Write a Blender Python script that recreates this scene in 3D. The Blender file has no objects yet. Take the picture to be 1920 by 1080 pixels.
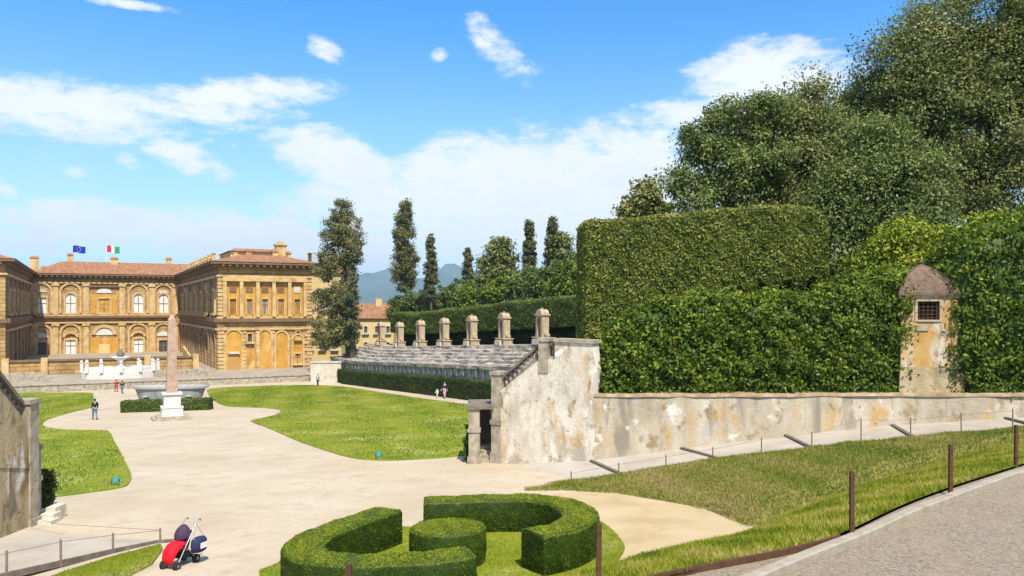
import bpy, math, random
import numpy as np
from mathutils import Vector, Matrix
from mathutils.geometry import tessellate_polygon

random.seed(5)
rng = np.random.default_rng(11)
R = math.radians
scene = bpy.context.scene
COL = scene.collection

# ------------------------------------------------------------------ camera
F = 1500.0            # focal length in photo pixels (1920 wide)
HZ = 577.0            # horizon row
cam = bpy.data.cameras.new('camera')
cam.lens = 36.0 * F / 1920.0
cam.sensor_width = 36.0
cam.shift_y = (HZ - 540.0) / 1920.0
cam.clip_start = 0.1
cam.clip_end = 60000
cam_o = bpy.data.objects.new('camera', cam)
cam_o.rotation_euler = (R(90), 0, 0)
COL.objects.link(cam_o)
scene.camera = cam_o

# ------------------------------------------------------------------ light
SUN_AZ, SUN_EL = R(163), R(55)
sd = Vector((math.sin(SUN_AZ) * math.cos(SUN_EL), math.cos(SUN_AZ) * math.cos(SUN_EL), math.sin(SUN_EL)))
sl = bpy.data.lights.new('sun', 'SUN')
sl.energy = 4.0
sl.angle = R(0.5)
sl.color = (1.0, 0.93, 0.80)
sun = bpy.data.objects.new('sun', sl)
sun.rotation_euler = (-sd).to_track_quat('-Z', 'Y').to_euler()
COL.objects.link(sun)
scene.view_settings.view_transform = 'Standard'
scene.view_settings.look = 'None'
scene.view_settings.exposure = 0.9
scene.view_settings.gamma = 1.0


def angles(x, y):
    az = math.atan((x - 960) / F)
    return az, math.atan((HZ - y) / F * math.cos(az))


def make_world():
    w = bpy.data.worlds.new('World')
    scene.world = w
    w.use_nodes = True
    nt = w.node_tree
    nt.nodes.clear()
    nn, lk = nt.nodes.new, nt.links.new

    def M(op, a, b=None, c=None, clamp=False):
        n = nn('ShaderNodeMath')
        n.operation = op
        n.use_clamp = clamp
        for i, v in enumerate((a, b, c)):
            if v is None:
                continue
            if isinstance(v, (int, float)):
                n.inputs[i].default_value = v
            else:
                lk(v, n.inputs[i])
        return n.outputs[0]
    sky = nn('ShaderNodeTexSky')
    sky.sky_type = 'NISHITA'
    sky.sun_disc = False
    sky.sun_elevation = SUN_EL
    sky.sun_rotation = SUN_AZ
    sky.air_density = 1.0
    sky.dust_density = 0.6
    sky.ozone_density = 2.0
    hs = nn('ShaderNodeHueSaturation')
    hs.inputs['Saturation'].default_value = 1.22
    hs.inputs['Value'].default_value = 1.0
    tint = nn('ShaderNodeMix')
    tint.data_type = 'RGBA'
    tint.blend_type = 'MULTIPLY'
    tint.inputs[0].default_value = 1.0
    tint.inputs[7].default_value = (0.74, 0.94, 1.10, 1)
    lk(sky.outputs[0], tint.inputs[6])
    lk(tint.outputs[2], hs.inputs['Color'])
    tc = nn('ShaderNodeTexCoord')
    sep = nn('ShaderNodeSeparateXYZ')
    lk(tc.outputs['Generated'], sep.inputs[0])
    az = M('ARCTAN2', sep.outputs[0], sep.outputs[1])
    el = M('ARCSINE', sep.outputs[2])
    # fractal detail that breaks the cloud edges up
    comb = nn('ShaderNodeCombineXYZ')
    lk(M('MULTIPLY', az, 1.0), comb.inputs[0])
    lk(M('MULTIPLY', el, 2.2), comb.inputs[1])
    nz = nn('ShaderNodeTexNoise')
    nz.inputs['Scale'].default_value = 9.0
    nz.inputs['Detail'].default_value = 9.0
    nz.inputs['Roughness'].default_value = 0.62
    nz.inputs['Distortion'].default_value = 0.6
    lk(comb.outputs[0], nz.inputs['Vector'])
    nz2 = nn('ShaderNodeTexNoise')
    nz2.inputs['Scale'].default_value = 3.2
    nz2.inputs['Detail'].default_value = 3.0
    lk(comb.outputs[0], nz2.inputs['Vector'])
    blobs = [  # x, y, half width, half height, tilt (down to the right), strength
        (60, 195, 320, 42, 0.02, 1.1), (300, 205, 250, 28, 0.0, .95), (455, 178, 160, 25, -0.12, 1.05), (585, 165, 60, 14, 0.1, .7),
        (610, 98, 30, 24, 0.3, .7), (350, 292, 74, 28, 0.25, 1.0), (245, 305, 26, 14, .2, .6), (430, 272, 26, 14, 0, .55), (625, 300, 105, 44, 0.28, 1.15),
        (720, 330, 60, 26, 0.35, .8), (915, 85, 32, 36, .6, .8), (950, 112, 52, 30, 0.45, .9), (823, 102, 16, 15, 0, .45),
        (1445, 150, 115, 48, 0.05, 1.3), (1250, 215, 115, 22, -0.05, .85), (1330, 225, 90, 35, -.1, .7), (1235, 275, 46, 32, 0, .95), (960, 340, 130, 56, 0.1, 1.4),
        (850, 335, 95, 46, 0.0, 1.3), (1100, 345, 200, 76, -0.1, 1.35), (790, 395, 200, 54, 0.05, 1.25), (1000, 410, 270, 64, 0, 1.4), (1080, 265, 60, 20, .4, .6),
        (120, 402, 105, 26, 0.0, 1.1), (10, 362, 34, 22, .3, .8), (420, 440, 250, 34, 0.03, 1.15), (180, 440, 120, 22, 0.0, 1.0), (140, 325, 24, 12, 0, .45), (1720, 360, 220, 60, 0, .7),
        (30, 455, 120, 26, 0, .7), (640, 470, 270, 36, 0, 1.15), (900, 480, 260, 30, 0, .8), (700, 405, 80, 24, 0, .7), (230, 5, 120, 9, 0, .5),
    ]
    f = None
    for x, y, a, b, t, s in blobs:
        A0, E0 = angles(x, y)
        sa = math.cos(A0) ** 2 * a / F
        se = math.cos(A0) * b / F
        da = M('SUBTRACT', az, A0)
        de = M('SUBTRACT', el, E0)
        de2 = M('MULTIPLY_ADD', da, t, de)
        q = M('ADD', M('POWER', M('ABSOLUTE', M('DIVIDE', da, sa)), 2.0), M('POWER', M('ABSOLUTE', M('DIVIDE', de2, se)), 2.0))
        v = M('MULTIPLY', M('MAXIMUM', M('MULTIPLY_ADD', q, -0.42, 0.72), -0.95), 1.0)
        v = M('ADD', v, (s - 1.0) * 0.8)
        f = v if f is None else M('MAXIMUM', f, v)
    # clouds round the unseen sky for other views, thickened to neutralise its blue fill
    beh = M('MULTIPLY', M('SUBTRACT', nz2.outputs[0], 0.46), 3.0)
    beh = M('SUBTRACT', beh, M('MULTIPLY', M('GREATER_THAN', sep.outputs[1], 0.75), 9.0))
    f = M('MAXIMUM', f, beh)
    d = M('ADD', f, M('MULTIPLY', M('SUBTRACT', nz.outputs[0], 0.5), 2.5))
    nz3 = nn('ShaderNodeTexNoise')
    nz3.inputs['Scale'].default_value = 34.0
    nz3.inputs['Detail'].default_value = 7.0
    nz3.inputs['Roughness'].default_value = 0.65
    lk(comb.outputs[0], nz3.inputs['Vector'])
    d = M('ADD', d, M('MULTIPLY', M('SUBTRACT', nz3.outputs[0], 0.5), 1.5))
    d = M('ADD', d, M('MULTIPLY', M('SUBTRACT', nz2.outputs[0], 0.5), 0.5))
    mr = nn('ShaderNodeMapRange')
    mr.interpolation_type = 'SMOOTHSTEP'
    mr.inputs['From Min'].default_value = -0.16
    mr.inputs['From Max'].default_value = 0.78
    lk(d, mr.inputs['Value'])
    mask = M('MULTIPLY', mr.outputs[0], 0.96, clamp=True)
    # thin veil towards the horizon
    veil = nn('ShaderNodeMapRange')
    veil.inputs['From Min'].default_value = 0.36
    veil.inputs['From Max'].default_value = 0.02
    veil.inputs['To Min'].default_value = 0.0
    veil.inputs['To Max'].default_value = 0.42
    veil.interpolation_type = 'SMOOTHSTEP'
    lk(el, veil.inputs['Value'])
    vm = M('MULTIPLY', veil.outputs[0], M('MULTIPLY_ADD', nz.outputs[0], 0.7, 0.62), clamp=True)
    # cloud colour, slightly grey in the thick underside
    cr = nn('ShaderNodeMix')
    cr.data_type = 'RGBA'
    cr.inputs[6].default_value = (5.0, 5.1, 5.2, 1)
    cr.inputs[7].default_value = (4.6, 4.68, 4.76, 1)
    lk(M('MULTIPLY', M('ADD', M('SUBTRACT', nz2.outputs[0], 0.44), M('MULTIPLY', M('SUBTRACT', nz.outputs[0], 0.5), 1.2)), 2.6, clamp=True), cr.inputs[0])
    m1 = nn('ShaderNodeMix')
    m1.data_type = 'RGBA'
    m1.inputs[7].default_value = (4.75, 4.95, 5.1, 1)
    lk(vm, m1.inputs[0])
    lk(hs.outputs[0], m1.inputs[6])
    m2 = nn('ShaderNodeMix')
    m2.data_type = 'RGBA'
    lk(mask, m2.inputs[0])
    lk(m1.outputs[2], m2.inputs[6])
    lk(cr.outputs[2], m2.inputs[7])
    bg = nn('ShaderNodeBackground')
    bg.inputs['Strength'].default_value = 0.115
    lk(m2.outputs[2], bg.inputs['Color'])
    out = nn('ShaderNodeOutputWorld')
    lk(bg.outputs[0], out.inputs['Surface'])


make_world()

# ------------------------------------------------------------------ layout
TH = math.atan((170 - 960) / F)               # bearing of the garden's axis
AX = (math.sin(TH), math.cos(TH))             # towards the palace
BX = (math.cos(TH), -math.sin(TH))            # to the right of it
ROT = math.atan2(BX[1], BX[0])
S1 = 114.0


def W(s, b):
    return (AX[0] * s + BX[0] * b, AX[1] * s + BX[1] * b)


def SB(X, Y):
    return (AX[0] * X + AX[1] * Y, BX[0] * X + BX[1] * Y)


def zs(s):
    return -5.6 - 0.048 * min(s, S1)


def zg(X, Y):
    return zs(SB(X, Y)[0])


def pix(x, y, D):
    return ((x - 960) / F * D, D, (HZ - y) / F * D)


def G(x, y, up=0.0):
    """court ground seen at a photo pixel"""
    u = (x - 960) / F
    t = (y - HZ) / F
    k = AX[0] * u + AX[1]
    den = t - 0.048 * k
    D = (5.6 - up) / den if den > 1e-4 else 1e9
    if D * k > S1:
        D = (5.6 + 0.048 * S1 - up) / t
    return (u * D, D, -t * D)


def GZ(x, y, z):
    D = z * F / (HZ - y)
    return ((x - 960) / F * D, D, z)


# ------------------------------------------------------------------ materials
MATS = {}


def mat(name, stops, scale=1.0, detail=6, rough=0.85, bump=0.0, bscale=None, stretch=(1, 1, 1), overlays=(), metal=0.0, nrough=0.6, brick=None, spec=0.25, bdist=0.05, lo=0.3, hi=0.7):
    """noise between colours, patches of further colours on top, bump; brick=(axis, width, height, mortar colour, amount)"""
    m = bpy.data.materials.new(name)
    m.use_nodes = True
    nt = m.node_tree
    nn, lk = nt.nodes.new, nt.links.new
    p = nt.nodes['Principled BSDF']
    p.inputs['Roughness'].default_value = rough
    p.inputs['Metallic'].default_value = metal
    p.inputs['Specular IOR Level'].default_value = spec
    tc = nn('ShaderNodeTexCoord')

    def noise(sc, st, det, ro=0.6, dist=0.0):
        mp = nn('ShaderNodeMapping')
        mp.inputs['Scale'].default_value = st
        lk(tc.outputs['Object'], mp.inputs['Vector'])
        n = nn('ShaderNodeTexNoise')
        n.inputs['Scale'].default_value = sc
        n.inputs['Detail'].default_value = det
        n.inputs['Roughness'].default_value = ro
        n.inputs['Distortion'].default_value = dist
        lk(mp.outputs[0], n.inputs['Vector'])
        return n.outputs[0]
    base = noise(scale, stretch, detail, nrough)
    cr = nn('ShaderNodeValToRGB')
    els = cr.color_ramp.elements
    n = len(stops)
    while len(els) < n:
        els.new(0.5)
    for i, c in enumerate(stops):
        els[i].position = lo + (hi - lo) * (i / max(1, n - 1))
        els[i].color = (*c, 1)
    lk(base, cr.inputs[0])
    col = cr.outputs[0]
    height = None
    if brick:
        ax, bw, bh, mc, amt = brick
        sp = nn('ShaderNodeSeparateXYZ')
        lk(tc.outputs['Object'], sp.inputs[0])
        cb = nn('ShaderNodeCombineXYZ')
        lk(sp.outputs[ax], cb.inputs[0])
        lk(sp.outputs[2], cb.inputs[1])
        bt = nn('ShaderNodeTexBrick')
        bt.inputs['Scale'].default_value = 1.0
        bt.inputs['Brick Width'].default_value = bw
        bt.inputs['Row Height'].default_value = bh
        bt.inputs['Mortar Size'].default_value = 0.06 * bh
        bt.inputs['Mortar Smooth'].default_value = 0.3
        bt.inputs['Color1'].default_value = (1, 1, 1, 1)
        bt.inputs['Color2'].default_value = (0.78, 0.76, 0.72, 1)
        bt.inputs['Mortar'].default_value = (*mc, 1)
        lk(cb.outputs[0], bt.inputs['Vector'])
        mx = nn('ShaderNodeMix')
        mx.data_type = 'RGBA'
        mx.blend_type = 'MULTIPLY'
        mx.inputs[0].default_value = amt
        lk(col, mx.inputs[6])
        lk(bt.outputs['Color'], mx.inputs[7])
        col = mx.outputs[2]
        height = bt.outputs['Fac']
    for oc, osc, lo_, hi_, ost in overlays:
        a = noise(osc, ost, 7, 0.62, 0.4)
        mr = nn('ShaderNodeMapRange')
        mr.inputs['From Min'].default_value = lo_
        mr.inputs['From Max'].default_value = hi_
        lk(a, mr.inputs['Value'])
        mx = nn('ShaderNodeMix')
        mx.data_type = 'RGBA'
        lk(mr.outputs[0], mx.inputs[0])
        lk(col, mx.inputs[6])
        mx.inputs[7].default_value = (*oc, 1)
        col = mx.outputs[2]
    lk(col, p.inputs['Base Color'])
    last = None
    if height is not None:
        bp = nn('ShaderNodeBump')
        bp.invert = True
        bp.inputs['Strength'].default_value = 0.8
        bp.inputs['Distance'].default_value = 0.12
        lk(height, bp.inputs['Height'])
        last = bp.outputs[0]
    if bump:
        b2 = nn('ShaderNodeBump')
        b2.inputs['Strength'].default_value = bump
        b2.inputs['Distance'].default_value = bdist
        lk(noise(bscale or scale * 4, (1, 1, 1), 8, 0.7), b2.inputs['Height'])
        if last is not None:
            lk(last, b2.inputs['Normal'])
        last = b2.outputs[0]
    if last is not None:
        lk(last, p.inputs['Normal'])
    MATS[name] = m
    return m


def leaf_mat(name, stops, rough=0.55, trans=0.28):
    """leaf colour by a per-leaf value"""
    m = bpy.data.materials.new(name)
    m.use_nodes = True
    nt = m.node_tree
    nn, lk = nt.nodes.new, nt.links.new
    p = nt.nodes['Principled BSDF']
    p.inputs['Roughness'].default_value = rough
    p.inputs['Specular IOR Level'].default_value = 0.3
    at = nn('ShaderNodeAttribute')
    at.attribute_name = 'tint'
    cr = nn('ShaderNodeValToRGB')
    els = cr.color_ramp.elements
    while len(els) < len(stops):
        els.new(0.5)
    for i, c in enumerate(stops):
        els[i].position = i / (len(stops) - 1)
        els[i].color = (*c, 1)
    lk(at.outputs['Fac'], cr.inputs[0])
    lk(cr.outputs[0], p.inputs['Base Color'])
    tr = nn('ShaderNodeBsdfTranslucent')
    lk(cr.outputs[0], tr.inputs['Color'])
    ms = nn('ShaderNodeMixShader')
    ms.inputs[0].default_value = trans
    lk(p.outputs[0], ms.inputs[1])
    lk(tr.outputs[0], ms.inputs[2])
    lk(ms.outputs[0], nt.nodes['Material Output'].inputs['Surface'])
    MATS[name] = m
    return m


mat('gravel', [(0.37, 0.295, 0.20), (0.45, 0.37, 0.27), (0.49, 0.415, 0.32)], 0.22, 8, 0.95, 0.5, 14,
    overlays=[((0.42, 0.335, 0.21), 0.10, 0.50, 0.70, (1, 1, 1)), ((0.37, 0.30, 0.205), 0.9, 0.52, 0.70, (1, 1, 1)), ((0.40, 0.33, 0.24), 4.0, 0.5, 0.7, (1, 1, 1)), ((0.29, 0.235, 0.165), 26.0, 0.56, 0.72, (1, 1, 1))], bdist=0.02)
mat('sand', [(0.36, 0.265, 0.14), (0.43, 0.33, 0.19), (0.47, 0.375, 0.235)], 0.6, 8, 0.95, 0.5, 14,
    overlays=[((0.42, 0.32, 0.17), 20.0, 0.55, 0.72, (1, 1, 1)), ((0.33, 0.29, 0.10), 1.3, 0.6, 0.8, (1, 1, 1))], bdist=0.02)
mat('path_dirt', [(0.31, 0.265, 0.21), (0.375, 0.33, 0.27), (0.42, 0.375, 0.315)], 0.7, 8, 0.95, 0.4, 16,
    overlays=[((0.34, 0.29, 0.23), 22.0, 0.57, 0.72, (1, 1, 1))], bdist=0.02)
mat('asphalt', [(0.14, 0.108, 0.074), (0.265, 0.213, 0.152), (0.36, 0.295, 0.22)], 16.0, 10, 0.9, 0.9, 30,
    overlays=[((0.40, 0.33, 0.245), 24.0, 0.56, 0.66, (1, 1, 1)), ((0.085, 0.062, 0.042), 27.0, 0.56, 0.66, (1, 1, 1)), ((0.30, 0.24, 0.16), 0.8, 0.55, 0.8, (1, 1, 1))], bdist=0.03, nrough=0.75)
mat('kerb_stone', [(0.27, 0.23, 0.175), (0.37, 0.325, 0.255)], 5, 8, 0.9, 0.5, 20, overlays=[((0.26, 0.22, 0.15), 3, 0.55, 0.75, (1, 1, 1))])
mat('lawn_soil', [(0.115, 0.16, 0.006), (0.185, 0.225, 0.008), (0.27, 0.28, 0.02)], 0.55, 10, 0.9, 0.8, 10,
    overlays=[((0.36, 0.35, 0.12), 0.28, 0.53, 0.72, (1, 1, 1)), ((0.065, 0.13, 0.012), 6.0, 0.52, 0.72, (1, 1, 1))], bdist=0.08)
mat('bank_soil', [(0.15, 0.15, 0.03), (0.21, 0.19, 0.05), (0.27, 0.22, 0.08)], 1.1, 10, 0.95, 0.8, 8,
    overlays=[((0.12, 0.17, 0.02), 0.5, 0.5, 0.7, (1, 1, 1))], bdist=0.1)
mat('hill_soil', [(0.05, 0.07, 0.015), (0.09, 0.10, 0.03)], 0.5, 8, 0.95, 0.4, 4)
mat('terrace_paving', [(0.22, 0.18, 0.13), (0.30, 0.25, 0.19), (0.35, 0.30, 0.23)], 0.4, 8, 0.95, 0.3, 6)
mat('dry_earth', [(0.22, 0.14, 0.07), (0.33, 0.22, 0.11)], 3, 8, 0.95, 0.8, 10)
mat('stucco', [(0.30, 0.245, 0.165), (0.43, 0.37, 0.28), (0.53, 0.475, 0.385)], 0.75, 10, 0.9, 0.6, 7, stretch=(1, 1, 0.55),
    overlays=[((0.46, 0.29, 0.11), 0.85, 0.50, 0.66, (1, 1, 0.5)), ((0.26, 0.19, 0.10), 1.6, 0.55, 0.66, (1, 1, 0.7)), ((0.40, 0.36, 0.30), 0.8, 0.53, 0.64, (1, 1, 0.8)),
              ((0.25, 0.215, 0.17), 1.3, 0.54, 0.66, (1, 1, 0.16)), ((0.16, 0.12, 0.07), 3.2, 0.64, 0.74, (1, 1, 1)), ((0.64, 0.61, 0.55), 1.1, 0.60, 0.68, (1, 1, 1))], bdist=0.06)
mat('stucco_white_lit', [(0.46, 0.39, 0.29), (0.66, 0.60, 0.50), (0.76, 0.72, 0.64)], 0.75, 10, 0.9, 0.6, 7, stretch=(1, 1, 0.55),  # brighter copy of stucco, sunlight on the end wall painted into the colour
    overlays=[((0.46, 0.29, 0.11), 0.85, 0.50, 0.66, (1, 1, 0.5)), ((0.26, 0.19, 0.10), 1.6, 0.55, 0.66, (1, 1, 0.7)), ((0.40, 0.36, 0.30), 0.8, 0.53, 0.64, (1, 1, 0.8)),
              ((0.16, 0.12, 0.07), 3.2, 0.64, 0.74, (1, 1, 1)), ((0.82, 0.79, 0.73), 1.1, 0.60, 0.68, (1, 1, 1))], bdist=0.06)
mat('stucco_old', [(0.30, 0.225, 0.12), (0.42, 0.33, 0.20), (0.54, 0.455, 0.32)], 0.7, 10, 0.9, 0.7, 6, stretch=(1, 1, 0.4),
    overlays=[((0.22, 0.145, 0.06), 1.0, 0.48, 0.66, (1, 1, 0.4)), ((0.17, 0.14, 0.09), 1.7, 0.52, 0.66, (1, 1, 0.5)), ((0.60, 0.55, 0.47), 1.2, 0.60, 0.68, (1, 1, 0.3)), ((0.13, 0.10, 0.06), 2.6, 0.62, 0.72, (1, 1, 1))], bdist=0.08)
mat('old_stone', [(0.20, 0.165, 0.12), (0.34, 0.29, 0.22), (0.46, 0.40, 0.31)], 2.4, 9, 0.9, 0.7, 12,
    overlays=[((0.12, 0.10, 0.075), 2.8, 0.56, 0.72, (1, 1, 0.6))], bdist=0.04)
mat('earthy_stone', [(0.17, 0.115, 0.06), (0.30, 0.225, 0.13), (0.42, 0.35, 0.24)], 1.6, 9, 0.95, 0.8, 12, bdist=0.05)
mat('dark_stone', [(0.10, 0.085, 0.065), (0.17, 0.14, 0.105), (0.26, 0.22, 0.17)], 2.4, 9, 0.9, 0.7, 12, bdist=0.04)
mat('tier_stone', [(0.18, 0.15, 0.122), (0.34, 0.295, 0.245), (0.54, 0.485, 0.415)], 1.3, 10, 0.9, 0.8, 6, stretch=(1, 1, 1),
    overlays=[((0.12, 0.10, 0.082), 0.9, 0.52, 0.68, (1, 1, 2.0)), ((0.56, 0.52, 0.46), 1.6, 0.60, 0.72, (1, 1, 3)), ((0.10, 0.085, 0.07), 3.5, 0.60, 0.70, (1, 1, 1))], bdist=0.08)
mat('pale_stone', [(0.38, 0.33, 0.255), (0.51, 0.46, 0.375), (0.58, 0.53, 0.45)], 1.5, 8, 0.85, 0.3, 8,
    overlays=[((0.36, 0.31, 0.24), 1.8, 0.58, 0.74, (1, 1, 0.4))])
mat('niche_stone', [(0.26, 0.19, 0.115), (0.39, 0.30, 0.20), (0.47, 0.385, 0.275)], 2.2, 8, 0.9, 0.5, 9,
    overlays=[((0.19, 0.14, 0.09), 2.5, 0.56, 0.7, (1, 1, 0.6))])
mat('terracotta', [(0.36, 0.17, 0.08), (0.46, 0.24, 0.13)], 4, 6, 0.85)
mat('white_marble', [(0.50, 0.48, 0.44), (0.62, 0.60, 0.56)], 1.5, 7, 0.6, 0.1, 8, overlays=[((0.5, 0.46, 0.4), 1.2, 0.6, 0.8, (1, 1, 0.4))])
mat('grey_granite', [(0.26, 0.25, 0.23), (0.38, 0.37, 0.35)], 3, 9, 0.7, 0.2, 20, overlays=[((0.18, 0.17, 0.15), 1.6, 0.56, 0.74, (1, 1, 0.5))])
mat('pink_granite', [(0.29, 0.19, 0.135), (0.39, 0.265, 0.195), (0.45, 0.33, 0.26)], 2.4, 9, 0.75, 0.2, 14)
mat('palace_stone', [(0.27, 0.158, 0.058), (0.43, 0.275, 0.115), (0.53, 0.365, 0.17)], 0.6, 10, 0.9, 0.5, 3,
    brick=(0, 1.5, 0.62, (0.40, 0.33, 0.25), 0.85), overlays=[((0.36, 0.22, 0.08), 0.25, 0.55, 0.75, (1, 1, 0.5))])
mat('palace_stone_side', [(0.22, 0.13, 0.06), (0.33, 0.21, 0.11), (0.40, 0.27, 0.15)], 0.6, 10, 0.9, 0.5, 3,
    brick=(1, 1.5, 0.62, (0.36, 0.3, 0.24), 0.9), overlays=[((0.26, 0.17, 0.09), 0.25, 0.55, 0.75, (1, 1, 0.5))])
mat('palace_trim', [(0.33, 0.20, 0.08), (0.51, 0.345, 0.155), (0.60, 0.435, 0.23)], 0.9, 8, 0.85, 0.3, 5)
mat('palace_eave', [(0.14, 0.085, 0.045), (0.22, 0.14, 0.075)], 0.9, 8, 0.85, 0.3, 5)
mat('orange_plaster', [(0.40, 0.195, 0.03), (0.51, 0.265, 0.045), (0.55, 0.32, 0.08)], 0.5, 8, 0.85, 0.2, 4, overlays=[((0.30, 0.16, 0.045), 0.7, 0.52, 0.70, (1, 1, 0.35)), ((0.60, 0.42, 0.18), 0.6, 0.55, 0.7, (1, 1, .5))])
mat('yellow_plaster', [(0.54, 0.385, 0.155), (0.62, 0.47, 0.23)], 0.5, 8, 0.85, 0.2, 4)
mat('roof_tile', [(0.17, 0.08, 0.042), (0.26, 0.125, 0.065), (0.32, 0.175, 0.10)], 1.2, 9, 0.9, 0.6, 5, stretch=(1.5, .4, 1), overlays=[((0.20, 0.10, 0.06), 1.5, 0.56, 0.72, (1, 1, 1))])
mat('sentry_plaster', [(0.36, 0.19, 0.055), (0.46, 0.275, 0.09), (0.50, 0.36, 0.19)], 1.4, 9, 0.9, 0.4, 8, stretch=(1, 1, .6),
    overlays=[((0.52, 0.46, 0.36), 1.0, 0.50, 0.62, (1, 1, 0.5)), ((0.24, 0.165, 0.10), 1.9, 0.55, 0.68, (1, 1, 0.4))])
mat('sentry_roof', [(0.085, 0.054, 0.038), (0.145, 0.096, 0.068), (0.20, 0.14, 0.10)], 4, 8, 0.9, 0.8, 10)
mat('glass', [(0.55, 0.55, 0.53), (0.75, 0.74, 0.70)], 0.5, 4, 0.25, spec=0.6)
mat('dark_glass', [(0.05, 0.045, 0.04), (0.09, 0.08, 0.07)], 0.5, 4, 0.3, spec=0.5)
mat('rust_iron', [(0.06, 0.028, 0.016), (0.12, 0.055, 0.028)], 9, 7, 0.8, 0.3, 40)
mat('grey_iron', [(0.15, 0.125, 0.10), (0.24, 0.20, 0.165)], 9, 7, 0.75, 0.2, 40)
mat('weathered_wood', [(0.10, 0.08, 0.065), (0.19, 0.155, 0.125)], 5, 7, 0.9, 0.5, 20)
mat('bark', [(0.07, 0.05, 0.035), (0.14, 0.10, 0.07)], 3, 8, 0.95, 0.8, 9, stretch=(1, 1, .3))
mat('hollow_shade', [(0.018, 0.02, 0.010), (0.03, 0.032, 0.016)], 2, 6, 1.0, spec=0.0)  # near-black colour that paints the shade inside hollows
mat('far_hill', [(0.02, 0.04, 0.015), (0.09, 0.10, 0.04)], 0.004, 8, 1.0, spec=0.0)
mat('skin', [(0.55, 0.33, 0.24), (0.60, 0.38, 0.28)], 6, 3, 0.6)
mat('hair', [(0.03, 0.02, 0.013), (0.05, 0.035, 0.022)], 20, 3, 0.6)
for nm, c in dict(black_cloth=(0.016, 0.016, 0.020), denim=(0.10, 0.16, 0.26), red_cloth=(0.42, 0.02, 0.035), white_cloth=(0.72, 0.70, 0.68), grey_cloth=(0.28, 0.30, 0.33),
                  navy_cloth=(0.022, 0.028, 0.075), plum_cloth=(0.055, 0.03, 0.06), pink_cloth=(0.62, 0.36, 0.42), bright_red=(0.62, 0.008, 0.018), flag_blue=(0.01, 0.035, 0.33), flag_green=(0.01, 0.30, 0.10), flag_red=(0.55, 0.02, 0.06), flag_gold=(0.75, 0.5, 0.03),
                  rubber=(0.03, 0.03, 0.032), alloy=(0.26, 0.26, 0.27), teal_paint=(0.03, 0.24, 0.24), teal_glass=(0.06, 0.32, 0.34), white_paint=(0.78, 0.78, 0.76), brown_door=(0.42, 0.24, 0.08)).items():
    mat(nm, [tuple(v * 0.85 for v in c), tuple(min(1, v * 1.12) for v in c)], 8, 5, 0.35 if nm == 'alloy' else 0.8, metal=0.8 if nm == 'alloy' else 0)
leaf_mat('box_leaf', [(0.030, 0.060, 0.004), (0.080, 0.13, 0.006), (0.16, 0.215, 0.010), (0.29, 0.32, 0.022)])
leaf_mat('clipped_leaf', [(0.040, 0.068, 0.010), (0.080, 0.12, 0.018), (0.13, 0.17, 0.028), (0.21, 0.23, 0.05)])
leaf_mat('holm_leaf', [(0.050, 0.078, 0.018), (0.095, 0.138, 0.028), (0.16, 0.20, 0.048), (0.25, 0.275, 0.09)])
leaf_mat('olive_leaf', [(0.072, 0.092, 0.022), (0.140, 0.168, 0.040), (0.215, 0.235, 0.068), (0.32, 0.31, 0.115)])
leaf_mat('laurel_leaf', [(0.035, 0.074, 0.008), (0.090, 0.145, 0.012), (0.165, 0.225, 0.018), (0.28, 0.31, 0.032)])
leaf_mat('hedge_leaf', [(0.050, 0.076, 0.010), (0.125, 0.16, 0.020), (0.21, 0.235, 0.038), (0.32, 0.29, 0.08)])
leaf_mat('yellow_leaf', [(0.070, 0.110, 0.008), (0.15, 0.21, 0.012), (0.26, 0.31, 0.018), (0.36, 0.37, 0.03)])
leaf_mat('conifer_leaf', [(0.065, 0.074, 0.026), (0.13, 0.14, 0.044), (0.21, 0.20, 0.07), (0.33, 0.29, 0.12)])
leaf_mat('cypress_leaf', [(0.050, 0.064, 0.024), (0.095, 0.11, 0.040), (0.155, 0.155, 0.058), (0.23, 0.21, 0.09)])
leaf_mat('dark_shade_leaf', [(0.018, 0.030, 0.006), (0.042, 0.066, 0.010), (0.072, 0.105, 0.014), (0.105, 0.14, 0.022)])  # dark greens, with shade painted in where hedges use it
leaf_mat('grass_blade', [(0.10, 0.145, 0.005), (0.20, 0.235, 0.007), (0.31, 0.305, 0.02), (0.42, 0.34, 0.10)], 0.6, 0.35)
leaf_mat('bank_blade', [(0.14, 0.19, 0.018), (0.24, 0.25, 0.036), (0.34, 0.28, 0.085), (0.43, 0.34, 0.15)], 0.7, 0.3)


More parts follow.
